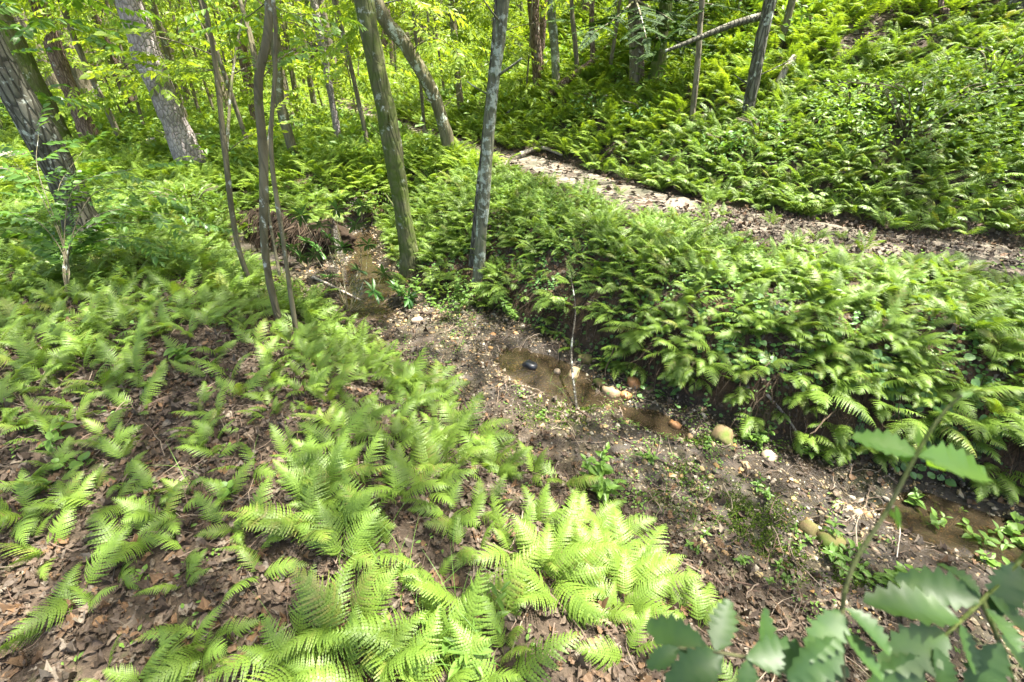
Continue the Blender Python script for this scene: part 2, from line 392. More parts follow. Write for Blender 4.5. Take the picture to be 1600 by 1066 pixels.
def mat_ground():
    t = NT('forest_floor'); pos = t.n('NewGeometry').outputs['Position']
    g = t.n('Attribute', _attribute_name='gravel').outputs['Fac']; b = t.n('Attribute', _attribute_name='bank').outputs['Fac']
    n1 = t.noise(pos, 3.0, 6, 0.7); n2 = t.noise(pos, 40.0, 5, 0.7); n3 = t.noise(pos, 11.0, 5, 0.6)
    soil = t.mix(t.ramp(n2, [(0.3, (0, 0, 0)), (0.7, (1, 1, 1))]), (0.03, 0.022, 0.015), (0.09, 0.066, 0.045))
    soil = t.mix(t.ramp(n1, [(0.42, (0, 0, 0)), (0.62, (1, 1, 1))]), soil, t.mix(1.0, soil, (0.7, 0.66, 0.62), 'MULTIPLY'))
    sand = t.mix(t.ramp(n2, [(0.35, (0, 0, 0)), (0.65, (1, 1, 1))]), (0.028, 0.024, 0.014), (0.085, 0.07, 0.04))
    sand = t.mix(t.ramp(n3, [(0.45, (0, 0, 0)), (0.6, (1, 1, 1))]), sand, (0.07, 0.06, 0.05))
    col = t.mix(g, soil, sand)
    clay = t.mix(t.ramp(n3, [(0.4, (0, 0, 0)), (0.6, (1, 1, 1))]), (0.04, 0.026, 0.015), (0.10, 0.062, 0.034))
    col = t.mix(b, col, clay)
    mossf = t.math('MULTIPLY', t.ramp(t.noise(pos, 2.3, 5, 0.7), [(0.56, (0, 0, 0)), (0.66, (1, 1, 1))]), 0.55)
    col = t.mix(mossf, col, (0.05, 0.075, 0.014))
    wt = t.n('Attribute', _attribute_name='wet').outputs['Fac']; col = t.mix(wt, col, t.mix(1.0, col, (0.42, 0.38, 0.33), 'MULTIPLY'))
    h = t.math('ADD', n2, t.math('MULTIPLY', n3, 1.5))
    bp = t.n('Bump', Strength=0.8, Distance=0.02, Height=h)
    rg = t.math('SUBTRACT', 0.9, t.math('MULTIPLY', wt, 0.62))
    p = t.n('BsdfPrincipled', Base__Color=col, Roughness=rg, Normal=bp.outputs[0]); p.inputs['Specular IOR Level'].default_value = 0.3
    return t.done(p.outputs[0])
M['ground'] = mat_ground()

def mat_path():
    t = NT('trodden_path'); pos = t.n('NewGeometry').outputs['Position']
    n1 = t.noise(pos, 2.2, 6, 0.7); n2 = t.noise(pos, 38.0, 5, 0.75)
    c = t.mix(t.ramp(n2, [(0.3, (0, 0, 0)), (0.7, (1, 1, 1))]), (0.10, 0.084, 0.062), (0.24, 0.20, 0.15))
    c = t.mix(t.ramp(n1, [(0.5, (0, 0, 0)), (0.62, (1, 1, 1))]), c, (0.07, 0.065, 0.04))
    p = t.n('BsdfPrincipled', Base__Color=c, Roughness=0.95, Normal=t.n('Bump', Strength=0.8, Distance=0.02, Height=n2).outputs[0])
    return t.done(p.outputs[0])
M['path'] = mat_path()

def mat_water():
    t = NT('shallow_creek_water'); pos = t.n('NewGeometry').outputs['Position']
    bp = t.n('Bump', Strength=0.25, Distance=0.01, Height=t.noise(pos, 14.0, 3, 0.5))
    fr = t.n('Fresnel', IOR=1.33, Normal=bp.outputs[0])
    gl = t.n('BsdfGlossy', Color=(1, 1, 1, 1), Roughness=0.04, Normal=bp.outputs[0])
    tr = t.n('BsdfTransparent', Color=(0.60, 0.52, 0.38, 1)); df = t.n('BsdfDiffuse', Color=(0.085, 0.066, 0.040, 1))
    m1 = t.t.nodes.new('ShaderNodeMixShader'); m1.inputs[0].default_value = 0.30
    t.t.links.new(tr.outputs[0], m1.inputs[1]); t.t.links.new(df.outputs[0], m1.inputs[2])
    m2 = t.t.nodes.new('ShaderNodeMixShader'); t.t.links.new(fr.outputs[0], m2.inputs[0])
    t.t.links.new(m1.outputs[0], m2.inputs[1]); t.t.links.new(gl.outputs[0], m2.inputs[2])
    return t.done(m2.outputs[0])
M['water'] = mat_water()

# ------------------------------------------------------------------ ground, path, water
def build_ground():
    nx, ny = 620, 620
    u = np.linspace(-1, 1, nx); xs = 0.9 + 3.4 * np.sinh(u * 4.2) / math.sinh(1.0) * 0.62
    v = np.linspace(-0.48, 1, ny); ys = 2.6 + 2.6 * np.sinh(v * 4.4) / math.sinh(1.0) * 0.9
    X, Y = np.meshgrid(xs, ys); Z = height(X, Y)
    L, R, T = fields(X, Y)
    bedw = sm((-0.02 - L) / 0.25 + 0.5) * sm((0.05 - R) / 0.1 + 0.5) * (0.35 + 0.65 * sm((fbm(X * 2.2, Y * 2.2, 90) - 0.36) / 0.15))
    under = sm((0.62 - np.abs(T)) / 0.2) * sm((30 - Y) / 5)
    Z = Z - 0.035 * under
    V = np.stack([X, Y, Z], axis=2).reshape(-1, 3)
    i = np.arange(ny - 1)[:, None] * nx; j = np.arange(nx - 1)[None, :]
    F = np.stack([i + j, i + j + 1, i + nx + j + 1, i + nx + j], axis=2).reshape(-1, 4)
    g = Geo(); g.add(V, F); me = g.mesh('ground', M['ground'], True)
    a = me.attributes.new('gravel', 'FLOAT', 'POINT'); a.data.foreach_set('value', bedw.ravel().astype(np.float32))
    wet = 0.35 * sm((-0.1 - L) / 0.3) * (R < 0.05) + 0.6 * sm((R + 0.30) / 0.2) * sm((0.12 - R) / 0.1) * (R < 0.3)
    for px, py, rx, ry, a_, dz in POOLS:
        ca, sa = math.cos(a_), math.sin(a_); uu = ((X - px) * ca + (Y - py) * sa) / rx; vv = (-(X - px) * sa + (Y - py) * ca) / ry
        wet = np.maximum(wet, sm((1.9 + 0.8 * (fbm(X * 5, Y * 5, 12) - 0.5) - np.hypot(uu, vv)) / 0.6))
    a = me.attributes.new('wet', 'FLOAT', 'POINT'); a.data.foreach_set('value', wet.ravel().astype(np.float32))
    bk = sm(R / 0.08) * sm((0.9 - R) / 0.3)
    a = me.attributes.new('bank', 'FLOAT', 'POINT'); a.data.foreach_set('value', bk.ravel().astype(np.float32))
    tag(link('ground', me), 'leaf littered forest floor with creek bed and rising hillside', 'ground', kind='structure')
    # path
    C = smooth_path([(a, b, 0) for a, b in TRAIL[1:]], 420)[:, :2]
    Tn = np.gradient(C, axis=0); Tn /= np.linalg.norm(Tn, axis=1, keepdims=True); N = np.stack([-Tn[:, 1], Tn[:, 0]], 1)
    w = np.linspace(-1, 1, 15); s = np.arange(len(C))
    hw = 0.39 + 0.2 * (vnoise(s * 0.13, s * 0, 5) - 0.5)
    Q = C[:, None, :] + (w[None, :] * hw[:, None])[:, :, None] * N[:, None, :]
    Z = height(Q[..., 0], Q[..., 1]) - 0.004 - 0.02 * (1 - w[None, :] ** 2) - 0.05 * (np.abs(w[None, :]) > 0.98)
    V = np.dstack([Q, Z]).reshape(-1, 3); n, m = len(C), 15
    i = np.arange(n - 1)[:, None] * m; j = np.arange(m - 1)[None, :]
    g = Geo(); g.add(V, np.stack([i + j, i + j + 1, i + m + j + 1, i + m + j], axis=2).reshape(-1, 4))
    tag(link('path', g.mesh('path', M['path'], True)), 'narrow trodden dirt path between the fern bank and the hillside', 'path', kind='structure')
    # water: one flat sheet in each pool
    g = Geo()
    for px, py, rx, ry, a, dz in POOLS:
        ca, sa = math.cos(a), math.sin(a); th = np.linspace(0, 2 * np.pi, 48, endpoint=False)
        uu, vv = 1.7 * rx * np.cos(th), 1.9 * ry * np.sin(th)
        x = px + uu * ca - vv * sa; y = py + uu * sa + vv * ca
        bz = float(height(np.array([px]), np.array([py]))[0]) + dz * 0.58
        V = np.vstack([[[px, py, bz]], np.stack([x, y, np.full(48, bz)], 1)])
        k = np.arange(48); g.add(V, np.stack([np.zeros(48, int), 1 + k, 1 + (k + 1) % 48], 1))
    tag(link('water', g.mesh('water', M['water'], True)), 'shallow brown creek water standing in small pools', 'water', kind='structure')
build_ground()

# ------------------------------------------------------------------ leaf templates: V, F3, F4, R ; y axis = length 1, z = upper side
def T3(V, F, R=None):
    V = np.asarray(V, float); F = np.asarray(F, int)
    return (V, F if F.shape[1] == 3 else np.zeros((0, 3), int), F if F.shape[1] == 4 else np.zeros((0, 4), int), np.zeros(len(V)) if R is None else R)

def leaf_tpl(w=0.5, fold=0.12, droop=0.15, n=4, shape=1.0, spine=0.0, peak=0.45, sd=0):
    """ovate folded leaf blade with n cross-sections; spine > 0 makes a scalloped, spiny edge."""
    V = [(0, 0, 0)]; F = []
    ys = np.linspace(0, 1, n + 2)[1:-1]
    for k, y in enumerate(ys):
        t = y ** (math.log(0.5) / math.log(peak))
        hw = 0.5 * w * (math.sin(math.pi * t)) ** shape
        z = -droop * y * y; hl = hr = hw; zl = zr = z + fold * hw * 2
        if spine:
            o = k % 2 == 0; q = random.Random(sd * 100 + k)
            hl = hw * (1 + (spine * q.uniform(0.5, 1.3) if o else -spine * 0.7)); hr = hw * (1 + (spine * q.uniform(0.5, 1.3) if o else -spine * 0.7))
            zl += (0.03 * q.random() if o else -0.02); zr += (0.03 * q.random() if o else -0.02)
        yl = y + (0.035 if spine and k % 2 == 0 else 0)
        V += [(-hl, yl, zl), (0, y, z), (hr, yl, zr)]
    V.append((0, 1, -droop))
    F += [(0, 2, 1), (0, 3, 2)]
    for k in range(n - 1):
        a, b = 1 + 3 * k, 4 + 3 * k
        F += [(a, a + 1, b + 1), (a, b + 1, b), (a + 1, a + 2, b + 2), (a + 1, b + 2, b + 1)]
    a = 1 + 3 * (n - 1); e = len(V) - 1
    F += [(a, a + 1, e), (a + 1, a + 2, e)]
    return T3(V, F)
LEAF2 = T3([(0, 0, 0), (-0.26, 0.45, 0.06), (0.26, 0.45, 0.06), (0, 1, -0.12)], [(0, 3, 1), (0, 2, 3)])
LEAF = leaf_tpl(0.52, 0.15, 0.15, 2)
LEAF_FINE = leaf_tpl(0.5, 0.15, 0.2, 5)
LEAF_ROUND = leaf_tpl(0.95, 0.08, 0.12, 4, 0.7, 0.0, 0.4)
LEAF_LONG = leaf_tpl(0.26, 0.2, 0.18, 5, 0.8, 0.0, 0.55)
LEAF_HOLLY = [leaf_tpl(0.44 + 0.04 * k, 0.12 + 0.06 * k, 0.08 + 0.12 * k, 13, 0.65, 0.22, 0.46 + 0.04 * k, k) for k in range(3)]

def frond(L=0.5, pairs=22, lobes=6, a0=0.15, a1=1.2, width=0.55, stipe=0.2, seed=0, side=0.0):
    """a fern frond rising from the origin and arching towards +y."""
    r = np.random.default_rng(seed); g = Geo()
    n = 40; s = np.linspace(0, 1, n)
    ang = a0 + (a1 - a0) * s ** 1.4
    yz = np.cumsum(np.stack([np.sin(ang), np.cos(ang)], 1), axis=0) * (L / n)
    yz = np.vstack([[0, 0], yz[:-1]]); xs = side * L * s ** 2
    P = np.stack([xs, yz[:, 0], yz[:, 1]], 1)
    def at_s(q):
        return np.array([np.interp(q, s, P[:, k]) for k in range(3)]).T, np.interp(q, s, ang)
    # rachis ribbon
    w = 0.0022 * (1 - 0.75 * s[::5]) * (L / 0.45)
    q_ = 5 if lobes else 13
    w = w[::1] if lobes else 0.0022 * (1 - 0.75 * s[::13]) * (L / 0.45)
    C = P[::q_]; A = ang[::q_]
    V = np.concatenate([C + np.stack([-w, w * 0, w * 0], 1), C + np.stack([w, w * 0, w * 0], 1), C + np.stack([w * 0, -w * np.cos(A), w * np.sin(A)], 1) * -1.3])
    m = len(C); k = np.arange(m - 1)
    g.add(V, np.concatenate([np.stack([k, k + 2 * m, k + 2 * m + 1, k + 1], 1), np.stack([k + 2 * m, k + m, k + m + 1, k + 2 * m + 1], 1)]), 0.1)
    q = stipe + (0.995 - stipe) * (np.arange(pairs) / (pairs - 1)) ** 0.95
    tt = (q - stipe) / (1 - stipe)
    prof = np.minimum(1.0, (0.45 + 2.6 * tt)) * (1 - tt ** 1.35) ** 0.85 + 0.02
    wid = 0.5 * width * L * prof * (1 + 0.08 * r.standard_normal(pairs))
    C, A = at_s(q)
    step = L * (1 - stipe) / pairs
    for i in range(pairs):
        Tn = np.array([0, math.sin(A[i]), math.cos(A[i])]); N = np.array([0, -math.cos(A[i]), math.sin(A[i])])
        for sd in (-1, 1):
            phi = 0.30 + 0.35 * tt[i] + 0.07 * r.standard_normal()
            D = np.array([sd, 0, 0]) * math.cos(phi) + Tn * math.sin(phi)
            E = np.cross(D, N) * sd                      # towards the base or tip in the frond plane
            E = E if E @ Tn > 0 else -E
            up = 0.10 + 0.08 * r.standard_normal(); dr = 0.35 + 0.15 * r.random()
            pl = wid[i] * (1 + 0.05 * r.standard_normal()); hw = min(0.52 * step, 0.19 * pl) * (1.0 if lobes else 1.15)
            def mid(u): return C[i] + D * pl * u + N * pl * (up * u - dr * u * u) + Tn * pl * 0.10 * u * u
            rr = 0.12 * r.random()
            if lobes:
                K = max(3, int(round(lobes * (0.45 + 0.55 * min(1, prof[i]))))) 
                Vs = [mid(k / K) for k in range(K + 1)]
                F = []
                for k in range(K):
                    f = hw * (1 - ((k + 0.5) / K) ** 1.6 * 0.86)
                    for es in (-1, 1):
                        b = len(Vs)
                        Vs += [mid((k + 0.30) / K) + E * es * f * 0.96 - N * f * 0.12, mid(min(1.0, (k + 0.98) / K)) + E * es * f * 0.9 - N * f * 0.15]
                        F.append((k, k + 1, b + 1, b) if es > 0 else (k, b, b + 1, k + 1))
                g.add(Vs, F, rr)
            else:
                hw *= 0.8; a = mid(0.36) - N * hw * 0.25
                g.add([mid(0), a + E * hw, a - E * hw, mid(1)], [(0, 3, 1), (0, 2, 3)], rr)
    return g

# hi, mid and low level fronds
HI, MID, LOW = [], [], []
for k in range(9):
    rr = random.Random(k)
    kw = dict(a0=rr.uniform(0.05, 0.45), a1=rr.uniform(0.8, 1.6), width=rr.uniform(0.42, 0.56), stipe=rr.uniform(0.14, 0.26), side=rr.uniform(-0.16, 0.16), seed=k)
    HI.append(frond(1.0, 23 + k % 4, 7, **kw)); MID.append(frond(1.0, 19, 0, **kw).arrays()); LOW.append(frond(1.0, 10, 0, **kw).arrays())
HI_A = [g.arrays() for g in HI]
HI_ME = [g.mesh('frond', M['fern']) for g in HI]

# ------------------------------------------------------------------ fern density
GRID = {400: [1, 1, 1, .95, .95, .1, .15, .1, .3, .8, 1, 1, 1, 1, 1, 1],
        500: [1, .95, .8, .6, .8, 1, .6, 0, 0, .5, .9, 1, 1, 1, 1, 1],
        600: [1, 1, .7, .55, .8, 1, 1, .5, 0, 0, 0, .3, .6, .8, .8, .8],
        700: [1, .8, .6, .6, .75, 1, 1, .8, .2, 0, 0, 0, 0, .1, .2, .3],
        800: [.9, .8, .75, .8, .9, 1, 1, 1, .9, .55, 0, 0, 0, 0, 0, 0],
        900: [.3, .7, .7, .6, .85, 1, .9, 1, 1, 1, .3, 0, 0, 0, 0, 0],
        1000: [.0, .7, .6, .7, .9, 1, .9, .9, 1, 1, .6, .1, 0, 0, 0, 0]}
def fern_density(x, y, z):
    L, R, T = fields(x, y)
    px, py, dep = project(np.stack([x, y, z], 1))
    g = np.zeros(len(x))
    A = np.array([GRID[k] for k in sorted(GRID)])
    r = np.clip(((py - 400) / 100), 0, 6).astype(int); c = np.clip(px / 100, 0, 15).astype(int)
    g = A[r, c]
    inimg = (dep > 0.1) & (py > 400) & (py < 1120) & (px > -60) & (px < 1660)
    left = np.clip(0.35 + 0.9 * fbm(x * 0.9, y * 0.9, 40), 0, 1)
    left = np.where(inimg, g, np.where(y > 3.5, 0.9, 0.45)) * np.clip(0.6 + 0.9 * (fbm(x * 1.7, y * 1.7, 44) - 0.3), 0.35, 1.1)
    d = np.where(L > 0, left * (L > 0.05), 0.0)
    right = np.where((R > 0.04) & (T < -0.58), 1.0, 0.0)
    right = np.where((x < 0.75) & (R < 0.5) & (R > 0) & (y < 5.0), 0.5, right)
    hillp = np.clip(1.6 * (fbm(x * 0.5, y * 0.5, 60) - 0.05), 0.8, 1.0)
    right = np.where(T > 0.42, hillp, right)
    right = np.where((T > -0.52) & (T < 0.42), 0.02, right)
    o = np.where(R > 0, right, d); o = np.where((x < -3.7) & (L <= 0.1) & (R <= 0.3) , 0.9, o)
    return o, L, R, T

def clear_of(pts, x, y, r):
    m = np.ones(len(x), bool)
    for a, b in pts: m &= (x - a) ** 2 + (y - b) ** 2 > r * r
    return m

# ------------------------------------------------------------------ trunks traced as real positions
def trunk_points(pix, top, depth_scale=1.0):
    """pix: [(px, py, width px)] from the base up. The base stands on the ground; higher points stay as near as they can to the vertical above it."""
    b = hit(pix[0][0], pix[0][1]) * 1.0
    cam0 = np.array([0, 0, CAM_Z])
    pts = [b]; rad = []
    for k, (px, py, w) in enumerate(pix):
        d = ray(px, py)
        if k == 0: dep = (b - cam0)[1] * CP - (b - cam0)[2] * SP
        else:
            hb = b[:2] if k == 1 else pts[-1][:2] * 0.5 + b[:2] * 0.5
            dep = float(hb @ d[:2] / (d[:2] @ d[:2]))
            pts.append(cam0 + dep * d)
        obl = math.hypot((px - 800), (py - 533)) / FPX
        rad.append(0.5 * w / FPX * dep / math.sqrt(1 + 0.35 * obl * obl))
    z0 = pts[-1][2]
    if top > z0:
        dr = unit(pts[-1] - pts[-2] if len(pts) > 1 else (0, 0, 1)); dr = unit(dr * 0.6 + np.array([0, 0, 0.6]))
        nn = 5
        for k in range(1, nn + 1):
            f = k / nn
            pts.append(pts[len(pix) - 1] + dr * (top - z0) * f / max(dr[2], 0.5)); rad.append(rad[len(pix) - 1] * (1 - 0.62 * f))
    pts[0] = pts[0] - np.array([0, 0, 0.12])
    return np.array(pts), np.array(rad)

TREES = []       # (root object, base xyz, path)
def make_trunk(name, pix, top, mat, label, category='tree', group=None, seg=22, rough=0.2, flare=0.9, limbs=(), register=True):
    P, rad = trunk_points(pix, top)
    Q = smooth_path(P, 110); Rr = np.interp(np.linspace(0, 1, len(Q)), np.linspace(0, 1, len(P)), rad)
    root = empty(name, tuple(P[0])); tag(root, label, category, group)
    g = Geo(); tube(g, Q - P[0], Rr, seg, 0.0, rough=rough, seed=len(TREES) * 7.3, flare=flare)
    link('trunk', g.mesh('trunk', mat, True), root)
    for li in limbs:
        g = Geo(); ff, path, r0 = li
        k = int(ff * (len(Q) - 1)); st = Q[k]
        pts = [st] + [np.array(p) for p in path]
        S = smooth_path(pts, 20); tube(g, S - P[0], np.linspace(r0, r0 * 0.35, len(S)), 8, 0.0, rough=0.1, seed=3)
        link('branch', g.mesh('branch', mat, True), root)
    if register: TREES.append((root, P, Q, mat))
    return root, P, Q

def pix_limb(base_depth, *pp):
    return [at(px, py, base_depth + dd) for px, py, dd in pp]

tr = {}
tr['A'] = make_trunk('broadleaf_tree', [(142, 388, 50), (90, 260, 49), (0, 100, 52)], 9, M['bark_dark'], 'thick grey furrowed trunk leaning left out of the ferns, nearest at the left edge')
tr['B'] = make_trunk('broadleaf_tree', [(106, 245, 33), (60, 140, 33), (-5, 15, 36)], 11, M['bark_moss'], 'grey green trunk leaning left just behind the thick furrowed one at the left edge')
tr['C'] = make_trunk('broadleaf_tree', [(150, 232, 25), (105, 130, 26), (58, 0, 28)], 11, M['bark_red'], 'slim reddish scaly trunk leaning left between the grey green trunk and the pale trunk')
tr['D'] = make_trunk('broadleaf_tree', [(152, 185, 24), (115, 90, 24), (82, 10, 26)], 12, M['bark_far'], 'brown trunk leaning behind the slim reddish scaly one')
tr['E'] = make_trunk('pine_tree', [(312, 277, 43), (255, 150, 43), (200, 0, 46)], 13, M['bark_pale'], 'stout pale grey trunk with a sunlit foot standing alone left of the creek', flare=0.1)
tr['F'] = make_trunk('broadleaf_tree', [(278, 142, 24), (255, 75, 24), (232, 0, 25)], 12, M['bark_far'], 'grey trunk partly hidden behind the stout pale trunk')
tr['G'] = make_trunk('slender_tree', [(192, 224, 10), (162, 160, 10), (120, 70, 11), (95, 0, 11)], 9, M['bark_far'], 'thin pale stem leaning left just left of the stout pale trunk', seg=10)
tr['I'] = make_trunk('slender_tree', [(437, 515, 11), (415, 400, 12), (412, 250, 14), (404, 130, 15), (421, 0, 14)], 8, M['bark_brown'], 'curving lichen spotted young trunk, thickest of the clump left of the creek', seg=12, flare=0.3)
tr['J'] = make_trunk('slender_tree', [(461, 528, 7), (443, 380, 7), (424, 240, 7), (430, 100, 7), (427, 0, 7)], 6, M['bark_brown'], 'whip thin stem standing right against the curving lichen spotted young trunk', seg=8, flare=0.1)
tr['K'] = make_trunk('slender_tree', [(405, 470, 7), (372, 385, 8), (352, 240, 9), (338, 110, 9), (318, 0, 8)], 6, M['bark_brown'], 'thin twisting stem left of the curving young trunk, forking at mid height', seg=8, flare=0.1)
tr['L'] = make_trunk('broadleaf_tree', [(463, 252, 15), (438, 160, 16), (432, 80, 17), (420, 0, 18)], 11, M['bark_brown'], 'dark curved trunk among bright ferns behind the clump of thin stems')
tr['M'] = make_trunk('broadleaf_tree', [(645, 425, 26), (632, 350, 27), (608, 200, 30), (568, 0, 33)], 11, M['bark_moss'], 'mossy green brown trunk leaning left on the bank above the creek')
tr['N'] = make_trunk('broadleaf_tree', [(745, 440, 17), (757, 300, 17.5), (769, 150, 19), (787, 0, 20)], 10, M['bark_lichen'], 'straight trunk blotched with pale lichen at the creek bend', seg=14, flare=0.35)
tr['N2'] = make_trunk('slender_tree', [(735, 415, 11), (748, 300, 10), (760, 180, 8), (776, 0, 7)], 9, M['bark_dark'], 'thin dark trunk pressed close behind the lichen blotched one', seg=10)
tr['O'] = make_trunk('broadleaf_tree', [(708, 247, 19), (684, 165, 20), (640, 80, 22), (590, 8, 24)], 10, M['bark_brown'], 'brown trunk bowed to the left between the mossy trunk and the trail')
tr['P'] = make_trunk('slender_tree', [(531, 228, 10), (512, 120, 11), (490, 0, 12)], 12, M['bark_pale'], 'pale slender trunk standing left of the mossy leaning trunk')
tr['Q'] = make_trunk('broadleaf_tree', [(842, 140, 17), (837, 70, 18), (833, 0, 19)], 12, M['bark_red'], 'reddish brown trunk at the foot of the hill, left of its lichen streaked neighbour')
tr['R'] = make_trunk('broadleaf_tree', [(872, 148, 14), (866, 70, 14), (861, 0, 14)], 12, M['bark_lichen'], 'lichen streaked trunk at the foot of the hill beside the reddish brown one')
tr['S'] = make_trunk('broadleaf_tree', [(998, 146, 24), (994, 70, 22), (993, 0, 23)], 12, M['bark_far'], 'left trunk of the big mossy footed pair on the slope', flare=0.4)
tr['S2'] = make_trunk('broadleaf_tree', [(1025, 142, 26), (1032, 70, 22), (1042, 0, 22)], 12, M['bark_moss'], 'right trunk of the big mossy footed pair on the slope', flare=0.5)
tr['T'] = make_trunk('slender_tree', [(1082, 188, 9), (1090, 100, 9), (1097, 0, 10)], 9, M['bark_far'], 'thin straight stem between the mossy footed pair and the furrowed leaning trunk', seg=10)
tr['U'] = make_trunk('broadleaf_tree', [(1168, 186, 18), (1182, 100, 20), (1204, 0, 22)], 11, M['bark_dark'], 'grey furrowed trunk leaning right on the fern covered slope')
tr['V'] = make_trunk('slender_tree', [(1213, 84, 13), (1226, 45, 13), (1238, 0, 13)], 10, M['bark_brown'], 'dark leaning trunk higher on the slope just right of the furrowed leaning trunk')
tr['X'] = make_trunk('slender_tree', [(1480, 46, 9), (1479, 20, 9), (1470, 0, 9)], 8, M['bark_red'], 'thin reddish forked trunk near the top right of the slope', seg=10)
tr['Y'] = make_trunk('broadleaf_tree', [(1578, 24, 28), (1592, 0, 28)], 11, M['bark_dark'], 'dark trunk cut by the frame in the top right corner')
tr['Z1'] = make_trunk('slender_tree', [(928, 108, 9), (925, 50, 9), (925, 0, 9)], 11, M['bark_red'], 'thin reddish trunk between the lichen streaked trunk and the mossy footed pair', seg=10)
tr['Z2'] = make_trunk('slender_tree', [(905, 128, 8), (898, 60, 8), (893, 0, 8)], 11, M['bark_far'], 'thin dark trunk just right of the lichen streaked trunk', seg=10)

# short broken branch stubs and knots on the larger trunks
for kk in ('A', 'B', 'E', 'M', 'N', 'O', 'U', 'L', 'Q', 'C'):
    root, P, Q, = tr[kk]; r = np.random.default_rng(ord(kk)); mt = [c for c in root.children] or None
    mt = TREES[[q[0].name for q in TREES].index(root.name)][3]
    for _ in range(4):
        k = int(r.uniform(0.08, 0.55) * len(Q)); az = r.random() * 6.28; d = np.array([math.cos(az), math.sin(az), 0.35]); ln = r.uniform(0.12, 0.4); rb = r.uniform(0.008, 0.018)
        g = Geo(); tube(g, np.array([Q[k] - P[0] + d * ln * t + np.array([0, 0, 0.15 * ln * t * t]) for t in np.linspace(0, 1, 6)]), np.linspace(rb, rb * 0.4, 6), 6, rough=0.2)
        link('branch_stub', g.mesh('branch_stub', mt, True), root)

# extra branches of the near stems
def add_branch(key, depth, pts, r0, mat):
    root, P, Q = tr[key]; S = smooth_path([at(*p) if len(p) == 3 else at(p[0], p[1], depth) for p in pts], 24) - P[0]
    g = Geo(); tube(g, S, np.linspace(r0, r0 * 0.4, len(S)), 7, 0.0, rough=0.1, seed=2)
    link('branch', g.mesh('branch', mat, True), root)
def dep_of(P): return (P[1]) * CP - (P[2] - CAM_Z) * SP
dK = dep_of(tr['K'][1][0]); dI = dep_of(tr['I'][1][0]); dU = dep_of(tr['U'][1][0]); dV = dep_of(tr['V'][1][0])
kd = [dep_of(p) for p in tr['K'][1]]; idp = [dep_of(p) for p in tr['I'][1]]
add_branch('K', kd[1], [(354, 240), (362, 130), (376, 40), (398, -60)], 0.014, M['bark_brown'])
add_branch('K', kd[2], [(340, 120), (325, 60), (300, 10), (280, -50)], 0.009, M['bark_brown'])
add_branch('I', idp[2], [(407, 140), (392, 60), (375, 0), (360, -60)], 0.022, M['bark_brown'])
add_branch('I', idp[1], [(437, 430), (420, 330), (418, 240), (428, 120), (426, 0)], 0.012, M['bark_brown'])
add_branch('U', dep_of(tr['U'][1][1]), [(1190, 25), (1140, 40), (1090, 60), (1040, 80)], 0.05, M['bark_dark'])

# ------------------------------------------------------------------ leafy crowns
def spray_tpl(nleaf=11, leaf=LEAF2, ln=0.28, seed=0, droop=0.15):
    """a flat leafy twig of length 1 along +y with alternate leaves (leaf length relative to the twig)."""
    r = np.random.default_rng(seed); D = []; P = []; S = []
    for k in range(nleaf):
        u = 0.15 + 0.85 * k / (nleaf - 1); sd = 1 if k % 2 else -1
        a = math.radians(58) * (1 if k < nleaf - 1 else 0.05) * (0.8 + 0.4 * r.random())
        P.append((0, u, -droop * u * u)); D.append((sd * math.sin(a), math.cos(a), -0.15 - 0.35 * r.random())); S.append(ln * (0.75 + 0.4 * r.random()))
    D = np.array(D); N = np.tile([0, 0, 1.0], (nleaf, 1)) + 0.35 * r.standard_normal((nleaf, 3))
    g = Geo(); g.tile(leaf, frames(D, N, np.array(S)), np.array(P), r.random(nleaf) * 0.5)
    g.add([(-0.006, 0, 0), (0.006, 0, 0), (0.003, 1, -droop), (-0.003, 1, -droop)], [(0, 1, 2, 3)], 0.05)
    return g.arrays()
SPR2 = [spray_tpl(9, LEAF2, 0.34, s) for s in range(4)]
SPR = [spray_tpl(11, LEAF, 0.30, s) for s in range(4)]

def scatter_sprays(g, P, D, S, tpls, tilt=0.25, r=None, m=0):
    n = len(P)
    if n == 0: return
    N = np.tile([0, 0, 1.0], (n, 1)) + tilt * rng.standard_normal((n, 3))
    B = frames(D, N, S); rr = rng.random(n) if r is None else r
    pick = rng.integers(0, len(tpls), n)
    for k, t in enumerate(tpls):
        q = pick == k; g.tile(t, B[q], P[q], rr[q], m, keep=0.5)

def crown_layers(g, H, Rad, nspray, size, z0=0.5, tpls=SPR2, seed=0, shape=0.6):
    """flat layered foliage round a stem of height H."""
    r = np.random.default_rng(seed); nb = max(6, nspray // 14); P = []; D = []; S = []
    for b in range(nb):
        z = z0 + (H - z0) * (b + r.random()) / nb; az = r.random() * 6.283
        ln = Rad * (1 - shape * ((z - z0) / (H - z0)) ** 1.5) * (0.5 + 0.6 * r.random()); rise = 0.1 + 0.45 * r.random()
        for k in range(nspray // nb):
            u = 0.15 + 0.85 * r.random() ** 0.8; a2 = az + r.normal() * 0.35 / (0.4 + u)
            P.append((math.cos(a2) * ln * u, math.sin(a2) * ln * u, z + rise * ln * u - 0.25 * ln * u * u + r.normal() * 0.06))
            a3 = a2 + r.normal() * 0.7; D.append((math.cos(a3), math.sin(a3), -0.1 + 0.25 * r.normal())); S.append(size * (0.7 + 0.6 * r.random()))
    scatter_sprays(g, np.array(P), np.array(D), np.array(S), tpls, 0.3)

